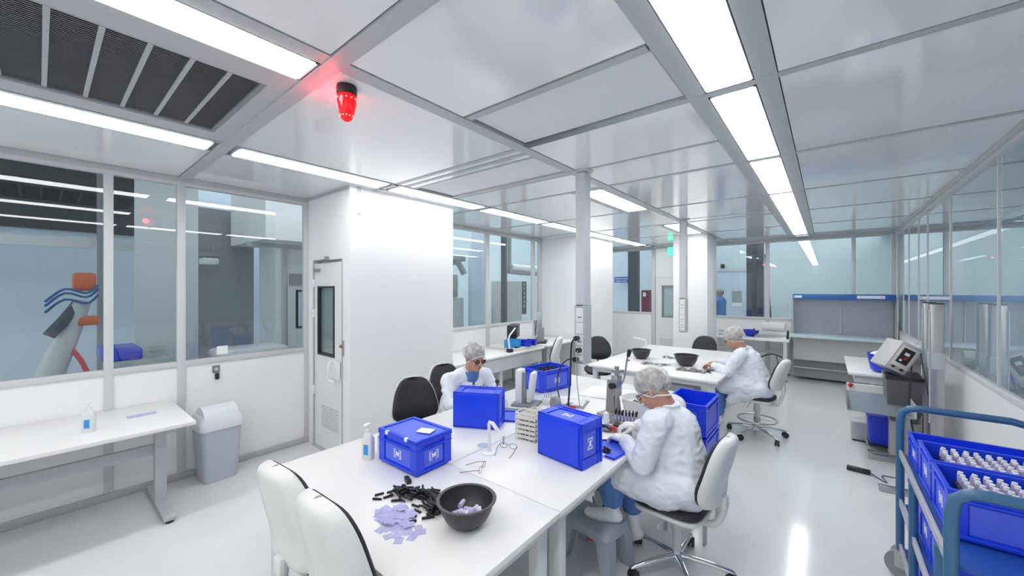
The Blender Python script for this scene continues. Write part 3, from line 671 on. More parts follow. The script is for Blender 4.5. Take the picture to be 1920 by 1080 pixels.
# crate B on its side: base faces the camera, mouth faces away
cB = crate('blue crate tipped on its side in front of the worker with dark glasses', .35, .262, .19, (-1.945, 1.972, .871), (R(-90), 0, R(28)), (), None, 'blue crates on the island')
tB = thing('crate_lid', 'blue crate lid lying flat beside the tipped crate at the left worker', 'lid', (-1.905, 2.345, .742), R(28)); lid_geo(tB, .28, .24)
for k, (dx, dy) in enumerate(((-.11, .08), (-.03, .11), (-.015, .07))):
    q = MB(); q.tube([(0, 0, 0), (.01, .01, .022), (.03, .0, .012), (.045, .01, .001)], .0016, n=5, sub=4)
    o = q.build('wire_clip', M['wire'], None, (-1.96+dx, 1.99+dy, 1.003), (0, 0, k)); tag(o, 'thin wire clip lying on top of the tipped crate of the left worker', 'clip', 'wire clips on the tipped crate')
cC = crate('blue crate standing on its side with its mouth towards the worker seen from behind', .335, .262, .205, (-1.205, 1.895, .871), (R(-90), 0, R(-7)), ('+x', '-y'), None, 'blue crates on the island')
tC = thing('crate_lid', 'blue crate lid lying open on the table in front of the worker seen from behind', 'lid', (-1.10, 2.262, .742), R(-7)); lid_geo(tC, .31, .24)
# open crate D with rods, crate E stack
cD = crate('open blue crate filled with dark sleeves, beyond the left worker', .42, .30, .215, (-2.20, 3.26, .74), (0, 0, R(80)), ('-y',), None, 'blue crates on the island')
t = thing('small_stand', 'small white stand carrying two blue crates behind the nearest worker', 'stand', (-.775, 3.07, 0))
MB().box(-.15, .15, -.21, .21, .46, .485, .003).build('stand_top', M['edge'], t)
for x in (-.13, .13):
    for y in (-.19, .19): MB().box(x-.012, x+.012, y-.012, y+.012, 0, .46).build('leg', M['alu_white'], t)
for k in range(2):
    crate(['blue crate under the open one on the small white stand behind the nearest worker', 'open blue crate on top of another behind the nearest worker'][k], .42, .29, .228, (-.775, 3.07, .487+.230*k), (0, 0, R(90)), ('+y', '-x'), None, None)
# ---- small parts
rodp = MB().cyl((-.021, 0, 0), (.021, 0, 0), .0055, n=8).build('black_sleeve', M['rod'])
tag(rodp, 'small black sleeve in the loose heap beside the charcoal bowl', 'sleeve', 'black sleeves heaped on the nearest table')
rodp.location = (-1.53, 1.15, .745)
random.seed(3)
pile = []
def along(t):  # crescent of the heap
    pts = [(-1.63, 1.09), (-1.60, 1.135), (-1.54, 1.16), (-1.47, 1.185), (-1.42, 1.18), (-1.385, 1.15), (-1.36, 1.10)]
    f = t*(len(pts)-1); i = min(int(f), len(pts)-2); f -= i
    return pts[i][0]*(1-f)+pts[i+1][0]*f, pts[i][1]*(1-f)+pts[i+1][1]*f
for k in range(240):
    x, y = along(random.random()); ly = random.choice((0, 0, 1, 1, 2, 3))
    sp = .040-ly*.007
    x += random.gauss(0, sp*.70); y += random.gauss(0, sp*.55); x = min(x, -1.355)
    c = dup(rodp, (x, y, .7455+ly*.0088+random.random()*.002), (0, R(random.uniform(-6, 6)) if ly else 0, random.uniform(-.5, 1.2) if random.random() < .75 else random.random()*PI))
for x, y, a in ((-1.42, 1.045, .3), (-1.43, 1.08, .1), (-1.385, 1.015, 1.0), (-1.47, 1.10, .2), (-1.69, 1.05, 1.2), (-1.66, 1.02, .6)): dup(rodp, (x, y, .7455), (0, 0, a))
pk = MB()
n = 5; vs = []
for j in range(n):
    for i in range(n):
        u, v = i/(n-1)*2-1, j/(n-1)*2-1
        vs.append((u*.020, v*.017, .0035*(1-u*u)*(1-v*v)+.0012)); 
vb = [(x, y, 0) for x, y, z in vs]
fs = [(j*n+i, j*n+i+1, (j+1)*n+i+1, (j+1)*n+i) for j in range(n-1) for i in range(n-1)]
pk.add(vs, fs, True); pk.add(vb, fs, True)
for a_ in range(n-1):
    for x_, y_ in (((a_), (a_+1)), (n*(n-1)+a_, n*(n-1)+a_+1), (a_*n, (a_+1)*n), (a_*n+n-1, (a_+1)*n+n-1)): pk.add([vs[x_], vs[y_], vb[y_], vb[x_]], [(0, 1, 2, 3)])
pk = pk.build('lilac_sachet', M['lilac']); tag(pk, 'small lilac foil sachet in the flat spread on the nearest table', 'sachet', 'lilac sachets spread on the nearest table')
pk.location = (-1.49, 1.0, .741)
random.seed(5)
for k in range(62):
    a = random.random()*2*PI; r_ = math.sqrt(random.random())
    x = -1.475+.105*r_*math.cos(a); y = 1.0+.062*r_*math.sin(a)
    dup(pk, (x, y, .7405+.003*(k % 5)), (R(random.uniform(-4, 4)), R(random.uniform(-4, 4)), random.random()*PI))
for x, y in ((-1.38, .90), (-1.355, .925), (-1.325, .91), (-1.30, .955), (-1.39, .945), (-1.425, .925), (-1.34, .965), (-1.31, .98), (-1.37, .97), (-1.42, .96), (-1.30, 1.0), (-1.33, 1.01), (-1.44, .90)): dup(pk, (x, y, .741), (0, 0, random.random()*PI))
# bowls
def bowl(loc, r, h, lab, name='plastic_bowl', m='bowl', grp=None):
    t = thing(name, lab, 'bowl', loc, 0, grp)
    s_ = r/.15
    q = MB().lathe([(0, .0), (.055*s_, 0), (.080*s_, h*.06), (.108*s_, h*.26), (.130*s_, h*.58), (.139*s_, h*.86), (.140*s_, h*.93)]+[(.152*s_, h*.95), (.154*s_, h*.99), (.149*s_, h), (.136*s_, h*.985), (.134*s_, h*.86), (.125*s_, h*.58), (.103*s_, h*.28), (.075*s_, h*.10), (.05*s_, h*.06), (0, h*.06)], n=48)
    q.build('bowl_body', M[m], t); return t
bowl((-1.200, 1.163, .74), .126, .108, 'charcoal plastic bowl with lilac vials on the nearest table')
vp = thing('vial', 'lilac vial lying in the charcoal bowl', 'vial', (-1.3, 1.23, .755), 0, 'vials in the nearest bowl')
MB().cyl((-.023, 0, 0), (.014, 0, 0), .0105, n=12).build('glass_body', M['vial'], vp); MB().cyl((.014, 0, 0), (.024, 0, 0), .0088, n=12).build('cap', M['cap'], vp)
random.seed(11)
first = True
for k in range(26):
    a = random.random()*2*PI; r_ = (.036+.008*(k % 4))*math.sqrt(random.random())
    L_ = (-1.200+r_*math.cos(a), 1.168+r_*math.sin(a)*.8, .759+(k % 4)*.0125); rt = (0, R(random.uniform(-15, 15)), random.random()*PI)
    if first: vp.location = L_; vp.rotation_euler = rt; first = False
    else: dup(vp, L_, rt)
for k in range(10):
    a = random.random()*2*PI; r_ = .045*math.sqrt(random.random())
    dup(rodp, (-1.200+r_*math.cos(a), 1.168+r_*math.sin(a), .7525), (0, 0, random.random()*PI), 'small black sleeve lying in the charcoal bowl under the vials', 'black sleeves in the nearest bowl')
# rods in crate D
random.seed(9)
dp = MB().cyl((0, 0, 0), (0, 0, .05), .006, n=8).build('dark_sleeve', M['rod']); tag(dp, 'dark sleeve standing in the open crate beyond the left worker', 'sleeve', 'dark sleeves in the open crate')
ft = MB().box(-.13, .13, -.18, .18, 0, .14, .01).build('sleeve_tray', M['cream'], None, (-2.20, 3.26, .755), (0, 0, R(-10))); tag(ft, 'pale tray carrying the dark sleeves inside the open crate', 'tray')
k = 0
for i in range(6):
    for j in range(10):
        L_ = (-2.285+i*.032+j*.004, 3.12+j*.030-i*.005, .896); 
        if k == 0: dp.location = L_
        else: dup(dp, L_, (R(random.uniform(-12, 12)), R(random.uniform(-12, 12)), 0))
        k += 1
# stack of cream trays
def slot_tray(loc, rz, lab, grp):
    t = thing('slotted_tray', lab, 'tray', loc, rz, grp)
    q = MB(); q.box(-.075, .075, -.055, .055, 0, .004)
    for y in (-.055, .051): q.box(-.075, .075, y, y+.004, .020, .030); q.box(-.075, .075, y, y+.004, .004, .008)
    for x in (-.075, .071): q.box(x, x+.004, -.051, .051, .020, .030)
    for x in (-.075, -.038, 0, .034, .071):
        for y in (-.055, .051): q.box(x, x+.004, y, y+.004, .004, .022)
    for y in (-.02, .02):
        for x in (-.075, .071): q.box(x, x+.004, y, y+.004, .004, .022)
    for x in (-.05, -.025, 0, .025, .05): q.box(x, x+.003, -.05, .05, .004, .018)
    q.build('rack', M['cream'], t); return t
for k in range(6): slot_tray((-1.545, 2.075, .74+k*.031), R(8), 'cream slotted tray in the stack beside the white lamp, %s' % ['bottom one', 'second from the bottom', 'third from the bottom', 'third from the top', 'second from the top', 'top one'][k], 'stacked cream slotted trays')
for k in range(3): slot_tray((-1.66, 2.33, .757+k*.031), R(-12), 'cream slotted tray in the low stack behind the tall one, %s' % ['bottom one', 'middle one', 'top one'][k], 'low stack of cream trays')
# white lamp
t = thing('desk_lamp', 'small white desk lamp with a bent neck and round foot', 'lamp', (-1.60, 1.745, .74))
MB().lathe([(0, 0), (.046, 0), (.046, .006), (.03, .012), (0, .014)], n=32).build('foot', M['whiteplastic'], t)
MB().cyl((0, 0, .012), (-.004, .0, .175), .0105, .0095).build('stem', M['whiteplastic'], t)
MB().tube([(-.006, 0, .172), (.0, .0, .188), (.018, .010, .182), (.048, .028, .135)], [.010, .0115, .0125, .0125], sub=1, n=12).build('lamp_head', M['whiteplastic'], t)
o = MB().lathe([(0, 0), (.042, 0), (.042, .003), (0, .003)], n=28).build('clear_disc', M['clear'], None, (-1.70, 1.80, .741)); tag(o, 'thin clear disc lying beside the foot of the white desk lamp', 'disc')
# spectacles on the table
def specs(loc, rz, lab, m='wire', name='spectacles'):
    t = thing(name, lab, 'glasses', loc, rz)
    for sx in (-1, 1):
        q = MB(); q.tube([(sx*.032+.024*math.cos(a), 0, .022+.016*math.sin(a)) for a in [2*PI*i/16 for i in range(16)]], .0014, n=5, closed=True)
        rm = q.build('rim', M[m], t)
        MB().tube([(sx*.056, 0, .028), (sx*.058, .05, .020), (sx*.05, .10, .004), (sx*.045, .115, .001)], .0016, n=5, sub=3).build('temple', M[m], t)
    MB().tube([(-.009, 0, .026), (0, -.003, .030), (.009, 0, .026)], .0014, n=5, sub=3).build('bridge', M[m], t)
    return t
specs((-1.54, 1.855, .742), R(200), 'thin dark wire spectacles lying beside the white desk lamp')
specs((-1.47, 1.545, .742), R(115), 'thin brown wire spectacles standing by the table seam')
o = MB().cyl((0, 0, 0), (0, 0, .05), .006).build('marker_pen', M['steel'], None, (-1.62, 1.90, .741)); tag(o, 'short grey pen standing near the white desk lamp', 'pen')
# pump bottles
def pump(loc, rz, lab, s=1.0):
    t = thing('pump_bottle', lab, 'bottle', loc, rz)
    q = MB(); loft(q, [rring(.032*s, .022*s, .012*s, 0), rring(.033*s, .023*s, .012*s, .02*s), rring(.033*s, .023*s, .012*s, .115*s), rring(.022*s, .017*s, .012*s, .145*s), rring(.013*s, .013*s, .012*s, .155*s)]); q.build('bottle_body', M['translucent'], t)
    MB().box(-.015*s, .015*s, -.0245*s, -.0235*s, .03*s, .09*s).build('label', M['label'], t)
    q = MB(); q.cyl((0, 0, .155*s), (0, 0, .175*s), .014*s); q.cyl((0, 0, .175*s), (0, 0, .20*s), .005*s); q.box(-.012*s, .012*s, -.035*s, .012*s, .20*s, .209*s, .003)
    q.build('pump_head', M['whiteplastic'], t); return t
pump((-2.105, 1.235, .74), R(25), 'white pump bottle with a blue label in front of the nearest blue crate')
pump((-4.02, .225, .74), R(60), 'white pump bottle with a blue label on the side table by the left window')
t = thing('bottle', 'plain white bottle behind the pump bottle beside the nearest crate', 'bottle', (-2.105, 1.34, .74))
q = MB(); loft(q, [rring(.035, .028, .014, 0), rring(.036, .03, .014, .10), rring(.02, .018, .012, .13)]); q.build('bottle_body', M['translucent'], t); MB().cyl((0, 0, .13), (0, 0, .15), .012).build('cap', M['whiteplastic'], t)
# lilac packet on side table
o = MB().box(-.035, .035, -.085, .085, 0, .004).build('lilac_packet', M['lilac'], None, (-4.22, .52, .741), (0, 0, R(3))); tag(o, 'flat strip of lilac film lying on the side table by the left window', 'packet')
# ---- central work equipment
t = thing('work_machine', 'tall white slanted machine housing with a dark roller beside the left worker', 'machine', (-2.02, 2.68, .74), R(20))
MB().box(-.09, -.03, -.05, .07, 0, .30, .01).build('white_housing', M['whiteplastic'], t)
MB().box(.005, .045, -.05, .06, .03, .29, .01, T=TM(rot=(0, R(8), 0))).build('white_shield', M['whiteplastic'], t)
MB().cyl((-.012, -.02, .02), (-.018, -.02, .28), .018).build('dark_roller', M['midgrey'], t)
MB().box(-.11, .11, -.10, .10, 0, .02, .004).build('base_plate', M['mat_grey'], t)
t = thing('small_fixture', 'small steel screw fixture with a black knob in front of the left worker', 'fixture', (-2.22, 2.52, .74))
q = MB(); q.box(-.03, .03, -.03, .03, 0, .02); q.cyl((0, 0, .02), (0, 0, .17), .012); q.box(-.025, .025, -.012, .012, .10, .15); q.build('post', M['steel'], t); MB().ball((0, 0, .20), .020).cyl((0,0,.17),(0,0,.20),.008).build('knob', M['blackplastic'], t)
t = thing('prong_fixture', 'white fixture with upright prongs beside the open blue crate', 'fixture', (-1.88, 2.80, .74))
MB().box(-.045, .045, -.03, .03, 0, .05, .004).build('block', M['whiteplastic'], t)
for k in range(4): MB().cyl((-.033+k*.022, 0, .05), (-.033+k*.022, 0, .105), .004, .003).build('prong', M['alu'], t)
for k, (x, y, a, b, rz, z) in enumerate(((-1.62, 2.62, .16, .11, 25, .003), (-2.0, 2.42, .14, .10, 20, .002), (-1.75, 2.95, .15, .12, 15, .003))):
    o = MB().box(-a, a, -b, b, 0, z, .001).build('work_mat', M['mat_grey'], None, (x, y, .741), (0, 0, R(rz))); tag(o, ['grey work mat in the middle of the island by the cream trays', 'grey work mat in front of the left worker', 'grey work mat under the white prong fixture'][k], 'mat')
def cloth_mesh(hx, hy, h, seed, nx=18, ny=14):
    q = MB(); vs = []
    for j in range(ny):
        for i in range(nx):
            u, v = i/(nx-1)*2-1, j/(ny-1)*2-1
            z = h*(.5+.5*noise.noise(Vector((u*1.7+seed, v*1.7, seed))))*(1-abs(u)**6)*(1-abs(v)**6)+.002
            vs.append((u*hx*(1+.06*noise.noise(Vector((v*2, seed, 0)))), v*hy, max(.002, z)))
    vb = [(x, y, 0) for x, y, z in vs]
    fs = [(j*nx+i, j*nx+i+1, (j+1)*nx+i+1, (j+1)*nx+i) for j in range(ny-1) for i in range(nx-1)]
    q.add(vs, fs, True); q.add(vb, fs, True); return q
o = cloth_mesh(.24, .17, .075, 3).build('cloth', M['paper'], None, (-1.60, 3.42, .741), (0, 0, R(10))); tag(o, 'heap of white protective cloth in the middle of the island', 'cloth')
o = cloth_mesh(.22, .14, .03, 8).build('plastic_bag', M['translucent'], None, (-1.86, 2.98, .745), (0, 0, R(20))); tag(o, 'flat crumpled clear plastic bag before the open blue crate', 'bag')
o = MB().lathe([(0, 0), (.06, 0), (.06, .03), (.05, .04), (0, .04)], n=24).build('cable_reel', M['midgrey'], None, (-1.72, 2.70, .80), (R(90), 0, R(-20))); tag(o, 'grey round reel standing where the black cables reach the table', 'reel')
for k, (x, y, c, l) in enumerate(((-1.66, 2.84, 'redplastic', 'small red tool lying among the things mid-table'), (-1.72, 2.90, 'label', 'small blue capped tube mid-table'), (-1.47, 2.62, 'skin', 'small pinkish knob on the fixture beside the cable'))):
    o = MB().cyl((-.03, 0, 0), (.03, 0, 0), .008).build('small_tool', M[c], None, (x, y, .75), (0, 0, k*.8)); tag(o, l, 'tool')
t = thing('squeeze_bottle', 'small white bottle with a blue tip behind the standing crate', 'bottle', (-1.60, 2.35, .744))
MB().lathe([(0, 0), (.018, 0), (.02, .03), (.012, .05), (0, .055)], n=16).build('bottle_body', M['whiteplastic'], t); MB().cyl((0, 0, .05), (0, 0, .10), .007).build('tip', M['label'], t)
# arbor press
t = thing('arbor_press', 'grey cast arbor press with a black-knobbed lever in front of the nearest worker', 'press', (-1.33, 2.86, .74), R(-15))
q = MB(); q.box(-.06, .06, -.09, .09, 0, .03, .005); q.build('base', M['cast'], t)
q = MB(); q.add([(-.045, .0, .03), (.045, .0, .03), (.045, .085, .03), (-.045, .085, .03), (-.028, .0, .28), (.028, .0, .28), (.028, .05, .28), (-.028, .05, .28)], [(0, 3, 2, 1), (4, 5, 6, 7), (0, 1, 5, 4), (1, 2, 6, 5), (2, 3, 7, 6), (3, 0, 4, 7)]); q.build('column', M['cast'], t)
q = MB(); q.box(.03, .085, -.02, .04, .17, .33, .004); q.cyl((.058, .01, .08), (.058, .01, .17), .013); q.cyl((.058, .01, .33), (.058, .01, .40), .018); q.box(.03, .10, -.025, .045, .355, .375); q.build('ram_head', M['steel'], t)
MB().cyl((.05, -.05, .25), (.05, -.02, .25), .024).build('hand_knob', M['blackplastic'], t)
lv = MB().tube([(.10, .01, .26), (.13, .01, .32), (.155, .01, .46), (.17, .01, .52)], .007, sub=3).build('lever', M['steel'], t); MB().cyl((.166, .01, .49), (.182, .01, .545), .012, .018).build('lever_knob', M['blackplastic'], lv)
# white round tub with sleeves
t = thing('round_tub', 'white round tub of dark sleeves in front of the nearest worker', 'tub', (-1.12, 2.93, .74))
MB().lathe([(0, 0), (.10, 0), (.115, .05), (.13, .155), (.135, .165), (.128, .165), (.118, .12), (.0, .115)], n=36).build('tub_body', M['whiteplastic'], t)
random.seed(21)
for k in range(14): dup(rodp, (-1.12+random.gauss(0, .04), 2.93+random.gauss(0, .04), .866), (0, R(random.uniform(-10, 10)), random.random()*PI), 'dark sleeve lying in the white round tub', 'dark sleeves in the white tub')
# rack of lilac vials with black tops
rk = thing('vial_rack', 'steel rack holding rows of lilac vials before the gloved hands', 'rack', (-1.13, 2.70, .74), R(15))
MB().box(-.09, .09, -.035, .035, 0, .02, .003).box(-.09, .09, -.035, .035, .045, .05).box(-.09, -.085, -.03, .03, .02, .045).box(.085, .09, -.03, .03, .02, .045).build('rack_frame', M['steel'], rk)
v2 = thing('rack_vial', 'lilac vial with a black stopper standing in the steel rack', 'vial', (-1.2, 2.7, .79), 0, 'vials standing in the steel rack')
MB().cyl((0, 0, 0), (0, 0, .035), .0085, n=10).build('glass_body', M['vial'], v2); MB().cyl((0, 0, .035), (-.004, 0, .065), .005, n=8).build('stopper', M['rod'], v2)
k = 0
for j in range(3):
    for i in range(7):
        u, v = -.072+i*.024, -.022+j*.022; a = R(15)
        L_ = (-1.13+u*math.cos(a)-v*math.sin(a), 2.70+u*math.sin(a)+v*math.cos(a), .7905)
        if k == 0: v2.location = L_
        else: dup(v2, L_, (0, 0, random.random()*3))
        k += 1
# fixture the nearest worker handles
t = thing('assembly_jig', 'dark assembly jig with swing arms on a grey plate under the gloved hands', 'jig', (-1.17, 2.50, .74), R(20))
MB().box(-.15, .15, -.11, .11, 0, .012, .003).build('base_plate', M['mat_grey'], t)
q = MB(); q.tube([(-.13, -.06, .03), (-.05, -.02, .05), (.03, .03, .05), (.10, .05, .03)], .008, sub=3); q.tube([(-.12, .06, .03), (-.05, .0, .06), (.02, -.05, .04)], .007, sub=3); q.build('swing_arm', M['blackplastic'], t)
q = MB(); q.box(-.03, .03, -.02, .05, .012, .07, .005); q.cyl((.02, .05, .012), (.02, .05, .10), .018); q.cyl((-.09, .02, .012), (-.09, .02, .04), .02); q.build('holder', M['steel'], t)
MB().cyl((-.02, .01, .07), (-.02, .01, .13), .022, .019).ball((-.02, .01, .13), .019).build('white_cap', M['whiteplastic'], t)
MB().box(.01, .05, -.03, -.005, .03, .06, .006).build('red_clamp', M['redplastic'], t)
o = MB().box(-.085, .085, -.06, .06, 0, .003).build('paper_sheet', M['paper'], None, (-1.13, 2.42, .756), (0, 0, R(35))); tag(o, 'white sheet lying under the gloved hands', 'paper')
random.seed(4)
for k in range(7): dup(rodp, (-1.05+random.gauss(0, .018), 2.20+random.gauss(0, .014), .757+.006*(k % 2)), (0, R(random.uniform(-10, 10)), random.random()*PI), 'black sleeve in the open crate lid by the nearest worker', 'black sleeves in the open lid')
# step stool
t = thing('step_stool', 'grey-blue plastic step stool under the nearest worker\'s foot', 'stool', (-1.165, 2.285, 0), R(-8))
q = MB(); loft(q, [rring(.185, .13, .04, .225), rring(.18, .125, .04, .262), rring(.168, .113, .04, .27)], cap0=True)
q.build('tread', M['stool'], t)
for sx in (-1, 1):
    for sy in (-1, 1):
        q = MB()
        def L4(z, o): 
            cx, cy = sx*(.135+o), sy*(.085+o*.7); a = .05-.015*(1-z/.23)
            return [(cx-a, cy-a*.8, z), (cx+a, cy-a*.8, z), (cx+a, cy+a*.8, z), (cx-a, cy+a*.8, z)]
        loft(q, [L4(0, .035), L4(.12, .015), L4(.19, .003), L4(.235, -.005)], smooth=False); q.build('leg', M['stool'], t)
for sy in (-1, 1):
    q = MB(); n = 10; vs = []
    for k in range(n+1):
        u = -1+2*k/n; x = u*.14; zb = .225-.06*abs(u)**4-.0
        vs += [(x, sy*.118, zb-.02), (x, sy*.118, .235), (x, sy*.124, .235), (x, sy*.124, zb-.02)]
    q.add(vs, [(4*k+a, 4*k+(a+1) % 4, 4*k+4+(a+1) % 4, 4*k+4+a) for k in range(n) for a in range(4)], False); q.build('side_apron', M['stool'], t)
MB().box(.03, .07, -.1262, -.1240, .19, .203, .001).build('red_badge', M['redplastic'], t)
# ================================================================ chairs
def pad(mb, W, zc, hz, yfun, tf, tb, curve=.0, groove=0, pw=5, taper=None, nu=20, nv=20):
    "upright cushion: x across, z up, thickness along y"
    def ring(side):
        vs = []
        for j in range(nv+1):
            v = -math.cos(PI*j/nv)
            for i in range(nu+1):
                u = -math.cos(PI*i/nu)
                wv = (W(v) if callable(W) else W)*(1-abs(v)**pw)**(1/pw)
                x = u*wv; z = zc+v*hz
                p = ((1-abs(u)**6)*(1-abs(v)**8))
                p = max(0, p)**.5
                y = yfun(v)+curve*u*u
                g = groove*(math.exp(-((abs(u)-.42)/.09)**2))*max(0, 1-abs(v/.85)**4) if groove else 0
                vs.append((x, y+side*((tf if side > 0 else tb)*p-(g if side < 0 else 0)), z))
        return vs
    n = nu+1
    fs = [(j*n+i, j*n+i+1, (j+1)*n+i+1, (j+1)*n+i) for j in range(nv) for i in range(nu)]
    mb.add(ring(1), fs, True); mb.add(ring(-1), fs, True); return mb
def chair(lab, loc, rz, seat=.46, top=.98, bw=(.17, .205, .16), style='shell', grp=None, ring=False, bh=None, base_rz=0, low=None, badge=False):
    t = thing('swivel_chair', lab, 'chair', loc, rz, grp)
    # star base
    for k in range(5):
        a = base_rz+2*PI*k/5; c_, s_ = math.cos(a), math.sin(a)
        q = MB(); q.tube([(.02*c_, .02*s_, .10), (.15*c_, .15*s_, .093), (.30*c_, .30*s_, .072), (.315*c_, .315*s_, .066)], [.022, .018, .013, .008], n=10)
        lg = q.build('leg', M['chrome'], t)
        q = MB(); T = TM((.30*c_, .30*s_, 0), (0, 0, a+.9+k))
        q.cyl((-.022, 0, .03), (-.005, 0, .03), .03, T=T); q.cyl((.005, 0, .03), (.022, 0, .03), .03, T=T); q.cyl((-.006, 0, .03), (.006, 0, .03), .012, T=T); q.box(-.008, .008, -.02, .012, .03, .068, T=T)
        q.build('caster', M['blackplastic'], lg)
    q = MB(); q.cyl((0, 0, .07), (0, 0, .13), .034, .028); q.build('hub', M['chrome'], t)
    q = MB(); q.cyl((0, 0, .12), (0, 0, seat-.20), .026); q.cyl((0, 0, seat-.20), (0, 0, seat-.075), .036, .03); q.build('gas_lift', M['alu_white'], t)
    if ring:
        q = MB(); q.tube([(.20*math.cos(a), .20*math.sin(a), .20) for a in [2*PI*i/32 for i in range(32)]], .009, closed=True)
        for k in range(4): a = k*PI/2+.3; q.cyl((0, 0, .20), (.2*math.cos(a), .2*math.sin(a), .20), .006, n=8)
        q.cyl((0, 0, .17), (0, 0, .23), .034); q.build('foot_ring', M['steel'], t)
    # seat
    sT = Matrix.Rotation(R(-90), 4, 'X')
    def flat(mb, hx, hy, z, tf, tb, yc=.02, dip=.01):
        tmp = MB(); pad(tmp, hx, yc, hy, lambda v: 0, tf, tb, pw=4, nu=16, nv=16)
        mb.add([(x, zz, z+y+dip*((x/hx)**2-.5)-.015*max(0, (zz-yc)/hy)**3) for x, y, zz in tmp.v], tmp.f, True); return mb
    MBs = flat(MB(), .205, .200, seat-.055, .02, .028); MBs.build('seat_shell', M['shell'] if style == 'shell' else M['blackplastic'], t)
    flat(MB(), .201, .197, seat-.030, .030, .014).build('seat_cushion', M['black'], t)
    q = MB(); q.box(-.07, .07, -.10, .08, seat-.105, seat-.075, .006); q.build('mechanism', M['shell' if style == 'shell' else 'blackplastic'], t)
    q = MB(); q.tube([(.06, .02, seat-.09), (.16, .03, seat-.095), (.20, .04, seat-.13)], .006, sub=3); lv = q.build('lever', M['alu'], t)
    q = MB(); q.tube([(-.06, .02, seat-.09), (-.16, .03, seat-.095), (-.20, .04, seat-.13)], .006, sub=3); q.build('lever', M['alu'], t)
    # back
    bot = low if low is not None else seat+.085
    zc, hz = (top+bot)/2, (top-bot)/2
    def yf(v):  # S-curved, lumbar bulge forward at lower part
        return -.205-.045*(v+1)/2-.025*math.cos((v+.35)*2.0)*-1*.0+.022*math.exp(-((v+.45)/.45)**2)-.03*max(0, v)**2
    W = lambda v: bw[0]*(1-v)/2*(1-abs(v)*.0)+bw[2]*(1+v)/2+(bw[1]-(bw[0]+bw[2])/2)*(1-min(1, (v+.35)**2*.8))
    if style == 'shell':
        pad(MB(), W, zc, hz, lambda v: yf(v)-.022, .012, .050, curve=.030, groove=.012, pw=4).build('back_shell', M['shell'], t)
        pad(MB(), lambda v: W(v)*.955, zc, hz*.965, lambda v: yf(v)-.010, .026, .012, curve=.030, pw=4).build('back_cushion', M['black'], t)
        q = MB(); q.box(-.03, .03, -.285, -.245, bot-.015, bot+.06, .010); q.tube([(0, -.262, bot+.03), (0, -.262, bot-.03), (0, -.21, seat-.085), (0, -.08, seat-.09)], [.018, .020, .020, .020], n=10, sub=3)
        q.build('back_bracket', M['shell'], t)
        MB().box(.030, .042, -.275, -.255, bot+.0, bot+.05, .004).build('side_catch', M['alu'], t)
    else:
        pad(MB(), W, zc, hz, lambda v: yf(v)-.01, .03, .022, curve=.02, pw=3).build('back_cushion', M['black'], t)
        q = MB(); q.tube([(0, -.27, zc), (0, -.28, bot-.03), (0, -.24, seat-.09), (0, -.08, seat-.095)], .016, n=8, sub=3); q.build('back_bracket', M['steel'], t)
        flat(MB(), .225, .218, seat-.030, .034, .024).build('seat_roll', M['black'], t)
    return t
G = 'white-backed swivel chairs'
chair('white-backed chair at bottom left, nearest the picture\'s lower edge', (-1.36, .89, 0), R(2), seat=.58, top=1.035, low=.60, bw=(.185, .21, .165), grp=G)
chair('white-backed chair at bottom left, farther left of the two pushed to the near table end', (-1.74, .89, 0), R(4), seat=.58, top=1.035, low=.60, bw=(.185, .21, .165), grp=G)
chair('empty chair with its black upholstered front facing us behind the nearest crate', (-2.62, 2.02, 0), R(-112), seat=.50, top=.955, bw=(.205, .200, .145), grp=G)
chair('white-backed chair under the nearest worker seen from behind', (-.72, 2.50, 0), R(86), seat=.46, top=.905, bw=(.18, .21, .165), grp=G, base_rz=R(75), low=.50)
chair('chair behind the left worker with dark glasses', (-2.74, 2.55, 0), R(-96), seat=.50, top=.985, grp=G)
chair('white-backed chair with a foot ring under the worker at the far table', (-.64, 5.38, 0), R(80), seat=.50, top=.94, grp=G, ring=True, base_rz=R(20))
chair('all-black round-backed chair with a foot ring left of the far table', (-2.86, 5.72, 0), R(-152), seat=.47, top=.94, low=.56, bw=(.17, .215, .15), style='black', ring=True)
chair('dark-backed chair at the far end of the far table', (-1.70, 7.22, 0), R(172), seat=.46, top=.90, bw=(.19, .21, .17), style='black')
chair('white-backed chair at the left bench under the window recess', (-3.50, 5.05, 0), R(110), seat=.50, top=.99, bw=(.17, .21, .15), grp=G)

# ================================================================ left recess bench
t = thing('bench_table', 'long white table with grey aprons under the recess window', 'table', (-4.17, 4.42, 0))
MB().box(-.42, .42, -1.08, 1.08, .712, .74, .003).build('table_top', M['white'], t)
q = MB(); q.box(.36, .38, -1.04, 1.04, .50, .712); q.build('modesty_panel', M['edge'], t)
for y in (-1.02, 0, 1.0): q = MB(); q.box(.30, .36, y-.03, y+.03, 0, .712); q.box(-.36, .30, y-.02, y+.02, 0, .05); q.build('leg', M['alu_white'], t)
t = thing('side_table', 'short white table at the end wall of the recess', 'table', (-4.13, 6.02, 0))
MB().box(-.44, .44, -.50, .52, .735, .765, .003).build('table_top', M['white'], t)
for x in (-.38, .40):
    for y in (-.44, .46): MB().box(x-.02, x+.02, y-.02, y+.02, 0, .735).build('leg', M['grey_leg'], t)
t = thing('equipment_plinth', 'low cream plinth carrying the equipment on the recess bench', 'plinth', (-4.10, 5.12, .74))
MB().box(-.30, .30, -.34, .34, .0, .05, .004).build('plinth_body', M['cream'], t)
for k in range(2): MB().cyl((.25, -.29+k*.58, 0), (.25, -.29+k*.58, .07), .03).build('black_foot', M['blackplastic'], t)
t = thing('task_lamp', 'white bent-arm task lamp left of the black box on the recess bench', 'lamp', (-3.86, 4.68, .74))
MB().box(-.04, .04, -.04, .04, 0, .055, .005).build('base', M['blackplastic'], t)
